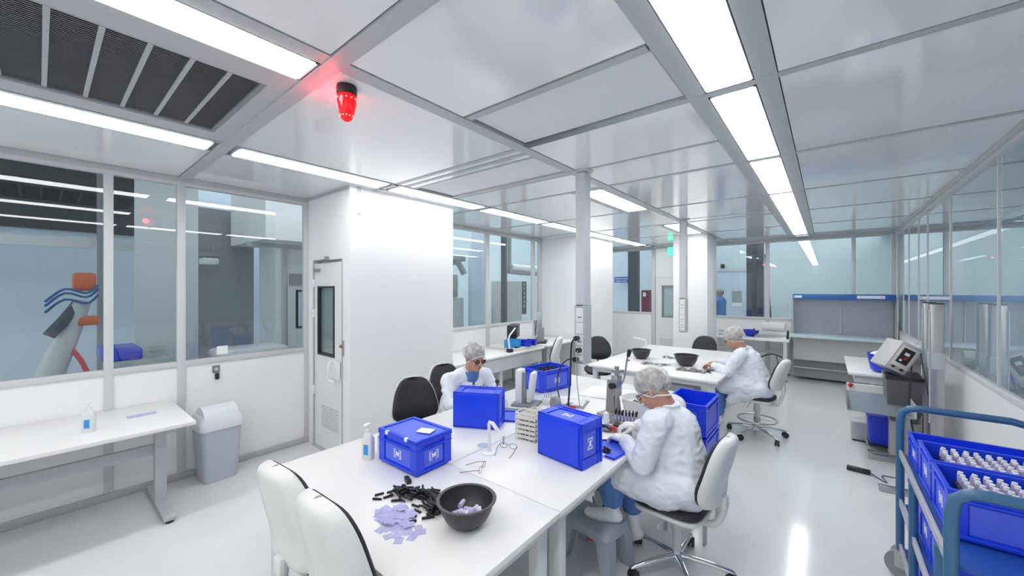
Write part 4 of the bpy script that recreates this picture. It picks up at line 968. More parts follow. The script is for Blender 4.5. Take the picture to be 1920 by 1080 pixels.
MB().tube([(-.0, 0, .05), (-.01, -.02, .20), (-.02, .02, .26), (-.05, .20, .36)], .013, sub=1).build('arm', M['whiteplastic'], t)
def bin_(loc, rz, lab, s=1, m='bluebin', grp=None):
    t = thing('parts_bin', lab, 'bin', loc, rz, grp)
    q = MB(); w_, d, h = .07*s, .10*s, .10*s
    q.box(-w_, w_, -d, d, 0, .006); q.box(-w_, -w_+.005, -d, d, 0, h); q.box(w_-.005, w_, -d, d, 0, h); q.box(-w_, w_, d-.005, d, 0, h); q.box(-w_, w_, -d, -d+.005, 0, h*.5)
    q.box(-w_, w_, d-.01, d+.006, h-.01, h); q.build('bin_body', M[m], t); return t
bin_((-3.96, 4.88, .79), R(-60), 'bright blue parts bin nearest the task lamp on the recess bench', 1.25, 'label', 'blue parts bins on the recess bench')
bin_((-3.88, 5.10, .79), R(-70), 'darker blue parts bin in the middle of the recess bench', 1.0, 'bluebin', 'blue parts bins on the recess bench')
bin_((-3.88, 5.28, .79), R(-70), 'darker blue parts bin nearest the dispensing machine', .9, 'bluebin', 'blue parts bins on the recess bench')
t = thing('black_box_screen', 'black box-shaped screen above the blue bins on the recess bench', 'screen', (-4.18, 5.14, .79), R(-60))
MB().box(-.20, .20, -.06, .10, .12, .33, .006).build('housing', M['blackplastic'], t); MB().cyl((-.05, .02, 0), (-.05, .02, .12), .02).cyl((.1, .02, 0), (.1, .02, .12), .02).build('stand', M['blackplastic'], t)
t = thing('dispensing_machine', 'bench-top dispensing machine with a steel column beside the black box', 'machine', (-4.05, 5.75, .765), R(-60))
MB().box(-.18, .18, -.14, .14, 0, .03, .004).build('base', M['blackplastic'], t); MB().box(-.04, .06, -.03, .05, .03, .55, .004).build('column', M['steel'], t)
MB().cyl((.0, -.07, .12), (.0, -.07, .40), .022, .03).build('nozzle', M['chrome'], t); MB().box(.09, .17, -.02, .10, .03, .28, .004).build('control_box', M['midgrey'], t); MB().cyl((0, -.07, .03), (0, -.07, .10), .04).build('cup', M['whiteplastic'], t)
o = MB().tube([(0, 0, 0), (.1, .05, .02), (.2, 0, .0), (.3, .08, .02), (.36, .1, .0)], .006, sub=4).build('power_cable', M['cable'], None, (-4.0, 5.40, .795), (0, 0, R(60))); tag(o, 'black cable lying along the recess bench', 'cable')

# ================================================================ far table
def small_heap(c, n, sx, sy, z, lab, grp, m, seed, proto_name='blister'):
    random.seed(seed)
    p = MB().box(-.03, .03, -.012, .012, 0, .008, .002).build(proto_name, m); tag(p, lab, 'blister' if proto_name == 'blister' else 'part', grp)
    for k in range(n):
        L_ = (c[0]+random.uniform(-sx, sx), c[1]+random.uniform(-sy, sy), z+.008*(k % 3)); rt = (0, R(random.uniform(-5, 5)), random.random()*PI)
        if k == 0: p.location = L_; p.rotation_euler = rt
        else: dup(p, L_, rt)
bowl((-2.06, 5.46, .74), .135, .13, 'charcoal bowl at the left of the far table', grp='charcoal bowls on the far table')
bowl((-1.42, 5.33, .74), .15, .14, 'charcoal bowl in the middle of the far table', grp='charcoal bowls on the far table')
small_heap((-1.74, 5.12), 34, .15, .07, .741, 'small silvery part in the left heap on the far table', 'silvery parts left of the middle bowl', M['steel'], 1, 'small_part')
small_heap((-1.27, 5.02), 34, .15, .07, .741, 'small silvery part in the right heap on the far table', 'silvery parts by the far worker', M['steel'], 2, 'small_part')
small_heap((-1.78, 5.75), 12, .10, .04, .741, 'small silvery part behind the left far bowl', 'silvery parts behind the left far bowl', M['steel'], 3, 'small_part')
small_heap((-1.12, 5.12), 8, .05, .08, .741, 'small black part beside the far worker', 'black parts beside the far worker', M['blackplastic'], 4, 'small_part')
for k, (x, y, l) in enumerate(((-2.13, 5.15, 'small red part near the left far bowl'), (-1.16, 5.46, 'red tipped tool left of the far worker\'s hand'), (-1.09, 5.36, 'red tipped tool at the far worker\'s hand'))):
    o = MB().cyl((-.025, 0, 0), (.025, 0, 0), .010).build('red_tool', M['redplastic'], None, (x, y, .752), (0, 0, k)); tag(o, l, 'tool')
t = thing('task_lamp', 'slim white task lamp arching over the far table', 'lamp', (-2.28, 6.25, .74))
MB().lathe([(0, 0), (.05, 0), (.05, .012), (0, .014)], n=20).build('foot', M['whiteplastic'], t); MB().tube([(0, 0, .01), (0, 0, .12), (-.03, -.01, .17), (-.20, -.04, .19)], .010, sub=3).build('arm', M['whiteplastic'], t)
o = MB().box(-.3, .3, -.16, .16, 0, .18, .01).build('storage_box', M['machine2'], None, (-1.55, 5.2, .36)); tag(o, 'grey box on the shelf under the far table', 'box')
t = thing('under_shelf', 'grey shelf under the far table with odds and ends', 'shelf', (-1.6, 5.2, 0)); MB().box(-.5, .55, -.2, .2, .33, .355).build('board', M['edge'], t)
for x in (-.45, .5): MB().box(x-.02, x+.02, -.02, .02, 0, .33).build('leg', M['edge'], t)

# ================================================================ far bench and laminar flow cabinet
t = thing('bench_table', 'pale steel-framed table along the far wall with the blue bowl and the sealer', 'table', (-1.22, 9.18, 0))
MB().box(-.70, .68, -.40, .38, .735, .77, .003).build('table_top', M['white'], t)
for x in (-.66, .62):
    for y in (-.36, .34): MB().box(x-.03, x+.03, y-.025, y+.025, .02, .735).build('leg', M['alu_white'], t)
MB().box(-.64, .6, .30, .33, .42, .46).build('crossbar', M['alu_white'], t)
for x in (-.66, .62):
    for y in (-.36, .34): MB().cyl((x, y, 0), (x, y, .02), .03).build('foot', M['blackplastic'], t)
bowl((-1.20, 9.15, .77), .145, .13, 'blue bowl on the far bench', m='bluebin')
t = thing('bag_sealer', 'steel bag sealer with black end caps on the far bench', 'sealer', (-.86, 9.12, .77), R(2))
q = MB(); q.add([(-.26, -.14, 0), (.26, -.14, 0), (.26, .10, 0), (-.26, .10, 0), (-.26, -.10, .05), (.26, -.10, .05), (.26, .10, .13), (-.26, .10, .13)], [(0, 3, 2, 1), (4, 5, 6, 7), (0, 1, 5, 4), (1, 2, 6, 5), (2, 3, 7, 6), (3, 0, 4, 7)]); q.build('body', M['steel'], t)
for x in (-.29, .265): MB().box(x, x+.03, -.06, .10, .0, .16, .006).build('end_cap', M['blackplastic'], t)
t = thing('paper_roll', 'white paper roll standing behind the sealer', 'roll', (-.83, 9.34, .77)); MB().box(-.2, .2, -.05, .05, .12, .28, .03).build('roll', M['paper'], t); MB().box(-.15, .15, -.03, .03, 0, .12).build('stand', M['whiteplastic'], t)
t = thing('stapler', 'small grey tool on the left of the far bench', 'tool', (-1.68, 9.1, .77)); MB().box(-.10, .10, -.04, .04, .07, .10, .01).box(-.10, .08, -.03, .03, 0, .02).box(.07, .10, -.02, .02, 0, .09).build('body', M['grey_leg'], t)
t = thing('cable_bundle', 'black cables and power strip hanging under the far bench', 'cable', (-.85, 8.95, 0))
MB().tube([(-.15, 0, .40), (0, .0, .47), (.12, 0, .46), (.2, 0, .42)], .012, sub=4).build('power_strip', M['blackplastic'], t)
MB().tube([(.10, 0, .46), (.12, 0, .30), (.05, 0, .15), (.08, 0, .02)], .007, sub=4).build('cord', M['cable'], t)
o = MB().box(-.1, .1, -.1, .1, 0, .07, .01).build('foot_pedal', M['blackplastic'], None, (-.72, 8.80, 0)); tag(o, 'black foot pedal on the floor under the far bench', 'pedal')
t = thing('laminar_flow_cabinet', 'big laminar flow cabinet with a blue header and perforated back in the far right corner', 'cabinet', (.215, 9.2, 0))
MB().box(-.72, .70, -.05, .34, 1.54, 1.635, .004).build('header', M['hoodblue'], t)
q = MB(); q.box(-.70, -.58, -.053, -.05, 1.565, 1.61); q.box(.20, .56, -.053, -.05, 1.562, 1.613); q.build('label_strips', M['emblem'], t)
q = MB(); q.box(-.69, -.675, -.055, -.053, 1.58, 1.60)
q.build('label_logo', M['label'], t)
q = MB(); q.box(.50, .54, -.055, -.053, 1.585, 1.592); q.build('red_mark', M['redplastic'], t)
q = MB(); q.box(.58, .69, -.054, -.05, 1.565, 1.61); q.build('control_field', M['signblue'], t)
q = MB(); q.box(-.70, .70, .30, .34, .88, 1.54); q.build('filter_face', M['filter'], t)
q = MB(); q.box(-.02, -.005, .285, .30, .89, 1.54); q.build('centre_strip', M['alu_white'], t)
for x in (-.72, .705): MB().box(x, x+.018, -.04, .34, .88, 1.54).build('side_glass', M['clear'] if x < 0 else M['hoodgrey'], t)
MB().box(-.73, -.712, .0, .34, .88, 1.54).build('side_post', M['alu'], t)
MB().box(-.76, .70, -.35, .34, .835, .88, .008).build('worktop', M['hoodshelf'], t)
MB().box(-.71, .68, -.10, .34, .40, .835).build('lower_housing', M['hoodgrey'], t)
MB().box(-.71, .68, .05, .34, .05, .40).build('plinth', M['midgrey'], t)
MB().cyl((-.71, -.02, .24), (.68, -.02, .24), .012).build('foot_rail', M['steel'], t)
MB().box(-.64, -.62, -.36, -.345, .80, .835).build('tap_knob', M['midgrey'], t)

# ================================================================ right side equipment
t = thing('side_table', 'white table end at right with the blue bin of white parts on it', 'table', (.56, 6.80, 0))
MB().box(-.36, .37, -.66, .78, .712, .74, .003).build('table_top', M['white'], t); MB().box(-.30, .32, -.60, .72, .62, .712).build('apron', M['edge'], t)
for x in (-.06, .30):
    for y in (-.5, .7): MB().box(x-.02, x+.03, y-.025, y+.025, 0, .62).build('leg', M['alu_white'], t)
t = thing('round_bin', 'blue rounded bin heaped with white parts on the right-hand table', 'bin', (.56, 6.42, .74))
MB().lathe([(0, 0), (.10, 0), (.15, .03), (.175, .20), (.18, .22), (.17, .22), (.165, .16), (0, .15)], n=28).build('bin_body', M['bluebin'], t)
q = MB(); q.lathe([(.168, .19), (.14, .225), (.08, .25), (0, .262)], n=20); q.v = [(x, y, z+.02*noise.noise(Vector((x*40, y*40, 0)))) for x, y, z in q.v]
hp = q.build('white_parts', M['paper'], t); hp['kind'] = 'stuff'
# machine with tilted control box
t = thing('vibration_feeder', 'dark grey feeder bin with a tilted white control box on top at right', 'machine', (.60, 5.62, 0))
q = MB()
def ringb(hx, hy, z, dx=0): return [(-hx+dx, -hy, z), (hx+dx, -hy, z), (hx+dx, hy, z), (-hx+dx, hy, z)]
loft(q, [ringb(.09, .14, .40, .0), ringb(.12, .17, .50), ringb(.13, .18, .85)], smooth=False); q.build('hopper', M['darkgrey'], t)
q = MB(); loft(q, [ringb(.138, .19, .83), ringb(.138, .19, .865)], smooth=False); q.build('hopper_rim', M['blackplastic'], t)
q = MB(); q.box(-.10, .12, -.10, .10, .04, .40); q.build('stand', M['machine2'], t)
T = TM((-.045, -.02, 1.045), (0, R(30), R(20)))
q = MB(); q.box(-.090, .090, -.13, .15, -.15, .15, .006, T=T); cb = q.build('control_box', M['machine2'], t)
q = MB(); q.box(-.072, .078, -.134, -.130, -.10, .12, .002, T=T); q.build('front_plate', M['cream'], cb)
q = MB(); q.box(-.05, .05, -.139, -.134, -.06, .10, .003, T=T); q.build('display', M['blackplastic'], cb)
q = MB(); q.box(-.02, .02, -.142, -.139, .03, .06, T=T); q.box(-.03, -.01, -.142, -.139, -.04, -.02, T=T); q.build('display_marks', M['emblem'], cb)
q = MB(); q.box(.0, .02, -.142, -.139, -.01, .02, T=T); q.build('red_display', M['redplastic'], cb)
for u in (-.04, .035): q = MB(); q.cyl((u, -.134, -.115), (u, -.155, -.115), .012, T=T); q.build('knob', M['blackplastic'], cb)
q = MB(); q.tube([(.06, -.1, .98), (.03, -.22, .7), (.05, -.2, .4), (.10, -.25, .06)], .006, sub=4); q.build('cord', M['cable'], t)
q = MB(); q.tube([(.12, -.1, 1.1), (.14, -.28, .8), (.20, -.30, .4), (.22, -.3, .10)], .006, sub=4); q.build('cord', M['cable'], t)
q = MB(); q.tube([(.10, .05, 1.14), (.16, 0, 1.3), (.24, .02, 1.5)], .002, sub=3); q.build('antenna_wire', M['alu'], t)
for k, (x, y) in enumerate(((.79, 5.60), (.79, 5.27))):
    t = thing('steel_post', ['tall square steel post by the right glass wall, left one of the pair', 'tall square steel post by the right glass wall, right one of the pair'][k], 'post', (x, y, 0), 0, 'pair of steel posts')
    MB().box(-.045, .045, -.045, .045, .01, 1.60, .003).build('post', M['steel'], t); MB().box(-.045, .045, -.045, .045, 1.60, 1.61).build('cap', M['blackplastic'], t); MB().box(-.08, .08, -.08, .08, 0, .01).build('foot_plate', M['steel'], t)
    MB().cyl((-.052, -.052, .5), (-.052, -.052, 1.55), .006).build('guide_rod', M['chrome'], t)
    MB().box(-.052, .052, -.052, .052, 1.0, 1.15, .004).build('clamp', M['alu'], t)
t = thing('drum_motor', 'grey cylindrical motor between the feeder and the steel posts', 'motor', (.70, 5.98, .0))
MB().cyl((-.08, 0, 1.02), (.16, 0, 1.02), .09).build('drum', M['alu'], t); MB().box(-.02, .08, -.04, .04, 0, .95).build('pedestal', M['machine2'], t)
t = thing('sheet_chute', 'sloping galvanised sheet chute in front of the feeder at right', 'chute', (.42, 5.42, 0), R(0))
q = MB(); q.add([(-.26, -.30, .53), (.22, -.30, .53), (.22, .30, .60), (-.26, .30, .60), (-.26, -.30, .536), (.22, -.30, .536), (.22, .30, .606), (-.26, .30, .606)], [(0, 3, 2, 1), (4, 5, 6, 7), (0, 1, 5, 4), (1, 2, 6, 5), (2, 3, 7, 6), (3, 0, 4, 7)]); q.build('sheet', M['sheet'], t)
q = MB(); q.box(-.265, -.258, -.30, .30, .56, .66); q.build('side_flange', M['sheet'], t); q = MB(); q.box(.215, .225, -.30, .30, .54, .66); q.build('side_flange', M['alu'], t)
for x, y in ((.16, .24), (.16, -.24)): MB().box(x, x+.03, y, y+.03, 0, .55).build('leg', M['steel'], t)
t = thing('clamp_rail', 'pale rail with a red toggle behind the sheet chute', 'rail', (.30, 6.0, 0)); MB().box(-.12, .25, -.02, .02, .56, .64).build('rail', M['whiteplastic'], t); MB().cyl((-.10, -.03, .61), (-.07, -.03, .64), .02).build('toggle', M['redplastic'], t); MB().box(.1, .14, -.02, .02, 0, .56).build('post', M['alu_white'], t)
t = thing('floor_unit', 'low brushed metal box on the floor under the sheet chute', 'box', (.38, 6.05, 0)); MB().box(-.16, .14, -.14, .14, .02, .22, .004).build('housing', M['machine2'], t); MB().box(-.15, .13, -.13, .13, 0, .02).build('plinth', M['dark'], t)
t = thing('rolling_tub', 'tall dark blue tub on a castor dolly beneath the feeder', 'tub', (.45, 5.74, 0))
q = MB(); loft(q, [rring(.095, .10, .03, .09), rring(.105, .11, .03, .25), rring(.115, .12, .04, .375), rring(.122, .127, .04, .39)]); q.build('tub_body', M['bluebin'], t)
MB().box(-.10, .10, -.11, .11, .065, .09).build('dolly', M['blackplastic'], t)
for x in (-.1, .1):
    for y in (-.09, .09): MB().cyl((x-.012, y, .033), (x+.012, y, .033), .033).build('castor', M['steel'], t)
for k, (x, y) in enumerate(((.52, 4.62), (.50, 5.55))):
    o = MB().box(-.17, .25, -.025, .025, 0, .05, .002).build('floor_bar', M['steel'], None, (x, [4.62, 5.42][k]-.0, 0), (0, 0, R(6))); tag(o, ['nearer flat steel bar on the floor beside the blue cart', 'farther flat steel bar on the floor beside the blue cart'][k], 'bar')
o = MB().box(-.085, .085, -.025, .025, 0, .04, .006).build('power_strip', M['blackplastic'], None, (.235, 4.93, 0), (0, 0, R(-6))); tag(o, 'black power strip lying on the floor at right', 'power strip')
o = MB().tube([(.32, 4.92, .02), (.37, 4.86, .006), (.42, 4.80, .006), (.40, 4.95, .006), (.52, 4.97, .006)], .004, sub=4).build('power_cable', M['cable']); tag(o, 'thin black cord running from the floor power strip', 'cable')

# ================================================================ blue cart with crates
t = thing('transport_cart', 'steel-blue tube-framed cart loaded with blue crates at the right edge', 'cart', (.60, 2.68, 0))
for y, nm in ((.62, 0), (-.62, 1)):
    q = MB(); q.tube([(-.255, y, .17), (-.255, y, .94), (-.245, y, 1.0), (-.215, y, 1.025), (-.17, y, 1.033), (.17, y, 1.033), (.225, y, 1.02), (.255, y, .98), (.255, y, .92), (.255, y, .17)], .020, n=12); q.build('end_frame', M['cartblue'], t)
for y in (.16, -.45):
    for x in (-.255, .255): MB().cyl((x, y, .17), (x, y, .74), .018).build('middle_post', M['cartblue'], t)
for z in (.175, .445, .74):
    MB().box(-.235, .235, -.60, .60, z, z+.012).build('shelf', M['signblue'], t)
    q = MB(); q.box(-.262, -.248, -.60, .60, z-.005, z+.035, .002); q.box(.248, .262, -.60, .60, z-.005, z+.035, .002); q.build('shelf_edge', M['carttrim'], t)
for x in (-.245, .245):
    for y in (.58, -.62):
        w_ = MB(); T = TM((x, y+.03, 0), (0, 0, R(70) if x < 0 else 0)); w_.cyl((-.018, 0, .080), (.018, 0, .080), .080, n=28, T=T); w_.cyl((-.022, 0, .080), (.022, 0, .080), .035, n=20, T=T); w_.build('wheel', M['midgrey'], t)
        f_ = MB(); f_.box(-.032, .032, -.045, .045, .163, .172, T=T); f_.box(-.031, -.026, -.02, .03, .07, .165, T=T); f_.box(.026, .031, -.02, .03, .07, .165, T=T); f_.cyl((-.033, 0, .08), (.033, 0, .08), .012, T=T); f_.build('castor_fork', M['steel'], t)
kk = 0
for z, nm in ((.189, 'bottom'), (.459, 'middle'), (.754, 'top')):
    for j, y in enumerate((.42, .09, -.24)):
        if z > .7 and j == 0: h = .15
        else: h = .20
        crate('blue crate on the %s shelf of the cart, %s' % (nm, ['farthest from the camera', 'in the middle', 'nearest the camera'][j]), .46, .31, h, (.60, 2.68+y, z), (0, 0, 0), ('-x',), TM((0, 0, h+.001)) if z < .4 else None, 'blue crates on the cart')
random.seed(31)
v3 = dup(vp, (0, 0, 0), (0, 0, 0), 'lilac vial standing in the top crate of the cart', 'vials in the cart crates'); first = True
for y0, n in ((2.76, 0), (2.43, 1)):
    ft = MB().box(-.17, .17, -.12, .12, 0, .13, .01).build('vial_tray', M['blackplastic'], None, (.60, y0, .775)); tag(ft, ['black tray of vials in the middle top crate of the cart', 'black tray of vials in the nearest top crate of the cart'][n], 'tray')
    for i in range(9):
        for j in range(6):
            L_ = (.45+i*.037, y0-.10+j*.04, .928)
            if first: v3.location = L_; v3.rotation_euler = (0, R(-90), 0); first = False
            else: dup(v3, L_, (R(random.uniform(-8, 8)), R(-90+random.uniform(-12, 12)), 0))
# cables under the island
o = MB().tube([(-1.5, 2.9, .02), (-1.3, 2.6, .10), (-1.25, 2.75, .30), (-1.4, 2.95, .45), (-1.2, 3.1, .50), (-1.1, 2.9, .2), (-1.3, 3.2, .01)], .007, sub=5).build('power_cable', M['cable']); tag(o, 'tangled black cable hanging under the island table by the stool', 'cable')
o = MB().box(-.15, .15, -.1, .1, 0, .35, .01).build('under_table_unit', M['midgrey'], None, (-1.42, 3.15, 0)); tag(o, 'dark grey unit standing on the floor under the island table', 'box')
# ================================================================ people
def blob(name, prims, m, parent, voxel=.009, smooth=6, fold=None, cut=None, keep=None):
    "one continuous skin around tapered limbs and ellipsoids"
    mb = MB()
    for p in prims:
        if p[0] == 'e':
            _, c, r_, *rt = p
            T = Matrix.Translation(c) @ (Euler(rt[0]).to_matrix().to_4x4() if rt else Matrix.Identity(4))
            mb.ball((0, 0, 0), r_, 20, T=T)
        else:
            _, a, b, ra, rb = p[:5]; a, b = Vector(a), Vector(b); L = (b-a).length; 
            if L < 1e-6: mb.ball(a, ra, 14); continue
            q = (b-a).to_track_quat('Z', 'Y').to_matrix().to_4x4(); T = Matrix.Translation(a) @ q
            fl = p[5] if len(p) > 5 else 1
            pr = [(ra*math.cos(t), ra*math.sin(t)) for t in [R(x) for x in (-90, -60, -30, 0)]]+[(rb*math.cos(t), L+rb*math.sin(t)) for t in [R(x) for x in (0, 30, 60, 90)]]
            pr[0] = (1e-5, pr[0][1]); pr[-1] = (1e-5, pr[-1][1])
            mb.lathe(pr, 18, T=T, sy=fl)
    o = mb.build(name, m, parent)
    md = o.modifiers.new('r', 'REMESH'); md.mode = 'VOXEL'; md.voxel_size = voxel; md.use_smooth_shade = True
    ms = o.modifiers.new('s', 'SMOOTH'); ms.factor = .5; ms.iterations = smooth
    dg = bpy.context.evaluated_depsgraph_get(); ev = o.evaluated_get(dg); me = bpy.data.meshes.new_from_object(ev)
    o.modifiers.clear(); o.data = me
    if fold:
        me.calc_loop_triangles() if False else None
        nn = [v.normal.copy() for v in me.vertices]
        for v, n in zip(me.vertices, nn): v.co = v.co+n*fold(v.co)
    if keep:
        bm = bmesh.new(); bm.from_mesh(me); bmesh.ops.delete(bm, geom=[v for v in bm.verts if not keep(v.co)], context='VERTS'); bm.to_mesh(me); bm.free()
    me.polygons.foreach_set('use_smooth', [True]*len(me.polygons)); me.update()
    if not me.materials: me.materials.append(m)
    return o
def V(*a): return Vector(a)
def fold_fn(amp, f, st=(1, 1, 1), seed=0):
    def g(co):
        p = Vector((co.x*st[0], co.y*st[1], co.z*st[2]))*f+Vector((seed, seed, seed))
        a = noise.noise(p); b = noise.noise(p*2.3+Vector((5, 0, 0)))
        return amp*((1-abs(a)*2.2)*.8+b*.4)
    return g
def hand_prims(wrist, dirv, palm_n, side, curl=.5, s=1.0, grow=0):
    y = Vector(dirv).normalized(); z = -(Vector(palm_n)-y*Vector(palm_n).dot(y)).normalized(); x = y.cross(z)
    Mx = Matrix((x, y, z)).transposed().to_4x4(); Mx.translation = Vector(wrist)
    W = lambda p: Mx @ (Vector(p)*s)
    out = []
    for u in (-.030, -.010, .010, .028): out.append(('c', W((u*.75, .01, 0)), W((u, .082-abs(u-.0)*.12, 0)), .0145+grow, .0125+grow))
    lens = [(.034, .022, .018, .078), (.042, .027, .020, .084), (.046, .029, .021, .086), (.040, .026, .019, .080)]
    xs = [-.031, -.0105, .0105, .0305]
    if side > 0: xs = [-v for v in xs]   # little finger on the outer side
    for k, ((a, b, c, y0), u) in enumerate(zip(lens, xs)):
        p = Vector((u, y0, 0)); ang = 0; r_ = .0088-.0006*(k == 0)
        for j, (L, cv) in enumerate(((a, curl*.7), (b, curl*1.0), (c, curl*.7))):
            ang += cv+.06*k*curl; n_ = p+Vector((u*.10 if j == 0 else 0, L*math.cos(ang), -L*math.sin(ang)))
            out.append(('c', W(p), W(n_), r_+grow-.0004*j, r_-.0008+grow)); p = n_
    tx = xs[3]/abs(xs[3])
    p0, p1, p2, p3 = (tx*.020, .020, -.004), (tx*.042, .045, -.016), (tx*.050, .072, -.030-.01*curl), (tx*.044, .094, -.040-.012*curl)
    out += [('c', W(p0), W(p1), .015+grow, .012+grow), ('c', W(p1), W(p2), .0115+grow, .0098+grow), ('c', W(p2), W(p3), .0098+grow, .008+grow)]
    return out
def person(lab, loc, rz, J, glove=True, hairm='hair', seed=0, coatm='coat', collar_open=True, big=1.0, sockm='sock', shoe=False):
    t = thing('person', lab, 'person', loc, rz)
    hd = Vector(J['head']); HT = Matrix.Translation(hd) @ Matrix.Rotation(J.get('yaw', 0), 4, 'Z') @ Matrix.Rotation(-J['pitch'], 4, 'X') @ Matrix.Rotation(J.get('roll', 0), 4, 'Y')
    h = lambda *p: HT @ Vector(p)
    he = (HT.to_3x3()).to_euler()
    e = lambda c, r_: ('e', h(*c), r_, he)
    neck, chest, belly, pel = Vector(J['neck']), Vector(J['chest']), Vector(J['belly']), Vector(J['pelvis'])
    B = [e((0, -.012, .028), (.074, .093, .088)), e((0, .026, -.028), (.060, .066, .072)), e((0, .038, -.078), (.043, .043, .034)), e((0, .068, .018), (.050, .022, .018)),
         ('c', h(0, .086, .010), h(0, .112, -.028), .008, .0125), e((-.012, .098, -.030), (.009, .010, .008)), e((.012, .098, -.030), (.009, .010, .008)),
         e((-.034, .068, -.030), (.024, .022, .020)), e((.034, .068, -.030), (.024, .022, .020)), e((0, .080, -.088), (.016, .014, .013)),
         e((-.077, -.008, -.008), (.008, .018, .030)), e((.077, -.008, -.008), (.008, .018, .030)),
         e((0, .088, -.053), (.024, .012, .006)), e((0, .087, -.063), (.021, .012, .006)),
         ('c', h(0, -.02, -.05), neck+V(0, 0, -.01), .054, .060)]
    TR = [('c', neck+V(0, 0, -.03), chest, .075*big, .125*big), ('c', chest, belly, .130*big, .135*big), ('c', belly, pel, .135*big, .135*big)]
    def limb(sh, el, wr, g): return [('c', neck+V(0, 0, -.045), Vector(sh), .055+g, .060+g), ('c', sh, el, .056+g, .044+g), ('c', el, wr, .044+g, .030+g)]
    LI = []
    for s_ in ('L', 'R'): LI += limb(J['sh'+s_], J['el'+s_], J['wr'+s_], 0)
    LG_ = []
    for s_ in ('L', 'R'):
        hp = Vector(J['hip'+s_]); LG_ += [('c', pel, hp, .10, .085), ('c', hp, J['kn'+s_], .082, .058), ('c', J['kn'+s_], J['an'+s_], .055, .036)]
        an = Vector(J['an'+s_]); to = Vector(J['to'+s_]); LG_ += [('c', an+V(0, 0, -.02), an+(to-an)*.1+V(0, 0, -.03), .034, .034), ('c', an+V(0, 0, -.03), to, .034, .024)]
    HN = []
    for s_, sd in (('L', -1), ('R', 1)): HN += hand_prims(J['wr'+s_], J['hd'+s_], J.get('pn', (0, .2, -1)), sd, J.get('curl', .6))
    blob('body', B+[(p[0], p[1], p[2], p[3]*.9, p[4]*.9) for p in TR+LI]+[(p[0], p[1], p[2], p[3]*.92, p[4]*.92) for p in LG_]+HN, M['skin'], t, .0062, 3)
    # face details
    for sx in (-1, 1):
        ey = MB().ball((0, 0, 0), .0115, 12, T=HT @ Matrix.Translation((sx*.030, .072, .0))); eo = ey.build('eye', M['eye'], t)
        MB().ball((0, 0, 0), .0055, 10, T=HT @ Matrix.Translation((sx*.030, .080, -.003))).build('iris', M['iris'], eo)
    MB().ball((0, 0, 0), (.021, .006, .0055), 12, T=HT @ Matrix.Translation((0, .0975, -.058))).build('lips', M['lip'], t)
    HI = HT.inverted()
    def kp(lim, off=0):
        def f(co):
            p = HI @ co; return p.z > lim+ max(0, (p.y-.01))*1.05-max(0, -p.y-.02)*.35+off
        return f
    blob('hair', [e((0, -.016, .036), (.083, .101, .088))], M[hairm], t, .006, 2, fold_fn(.0035, 40, (1, 1, .5), seed), keep=kp(-.035))
    blob('hair_net', [e((0, -.026, .044), (.094, .114, .093)), e((0, -.085, .015), (.060, .050, .058))], M['net'], t, .006, 2, fold_fn(.005, 32, (1, 1, .5), seed+4), keep=kp(-.042, -.002))
    # band of the net
    pts = []
    for k in range(28):
        a = 2*PI*k/28; x = .088*math.cos(a); y = -.02+.108*math.sin(a)
        z = -.040+max(0, (y-.01))*1.05-max(0, -y-.02)*.35
        rr_ = math.sqrt(max(.3, 1-((z-.04)/.11)**2)); pts.append(h(x*rr_*.99, -.02+(y+.02)*rr_*.99, z))
    MB().tube(pts, .0045, n=6, closed=True).build('net_band', M['paper'], t)
    g = MB()
    for sx in (-1, 1):
        c = [(sx*.032+.025*math.cos(a)*(1-.1*math.sin(a)), .099-.006*abs(math.cos(a)), .000+.0175*math.sin(a)) for a in [2*PI*i/18 for i in range(18)]]
        g.tube([HT @ Vector(p) for p in c], .0022, n=6, closed=True)
        g.tube([h(sx*.057, .094, .006), h(sx*.078, .06, .006), h(sx*.083, .0, .004), h(sx*.080, -.012, -.012)], .0022, n=6, sub=3)
    g.tube([h(-.008, .103, .004), h(0, .107, .007), h(.008, .103, .004)], .0022, n=6)
    go = g.build('glasses', M['specs'], t)
    for sx in (-1, 1):
        MB().lathe([(0, 0), (.022, 0), (.022, .001), (0, .001)], n=16, T=HT @ Matrix.Translation((sx*.032, .097, 0)) @ Matrix.Rotation(R(90), 4, 'X'), sy=.72).build('lens', M[J.get('lens', 'lens')], go)
    # scrub top in the open collar
    blob('scrub_top', [('c', neck+V(0, .004, -.045), chest+V(0, .0, .02), .074*big, .128*big)], M['scrub'], t, .010, 4)
    # lab coat
    gg = .020
    CO = [('c', neck+V(0, -.012, -.035), chest+V(0, 0, .02), .068*big, .150*big), ('c', chest, belly, .150*big, .165*big), ('c', belly, pel+V(0, 0, .0), .162*big, .170*big)]
    if 'back' in J: CO.append(('c', J['back'][0], J['back'][1], .12*big, .13*big))
    for s_ in ('L', 'R'):
        CO += [('c', neck+V(0, -.01, -.055), Vector(J['sh'+s_]), .054, .076*big), ('c', J['sh'+s_], J['el'+s_], .073*big, .060*big), ('c', J['el'+s_], Vector(J['wr'+s_])-(Vector(J['wr'+s_])-Vector(J['el'+s_]))*.10, .059*big, .046)]
        hp, kn = Vector(J['hip'+s_]), Vector(J['kn'+s_]); m_ = hp.lerp(kn, J.get('skirt', .62))
        CO += [('c', hp, m_, .126*big, .104*big)]
    hL, hR = Vector(J['hipL']).lerp(Vector(J['knL']), .45), Vector(J['hipR']).lerp(Vector(J['knR']), .45)
    CO.append(('c', hL, hR, .09, .09)); CO.append(('c', pel, (hL+hR)/2, .13, .09))
    for p in J.get('drape', ()): CO.append(p)
    def kc(co):
        zl = neck.z-.15
        return not (co.y > neck.y-.01 and co.z > zl and abs(co.x-neck.x) < (co.z-zl)*.24)
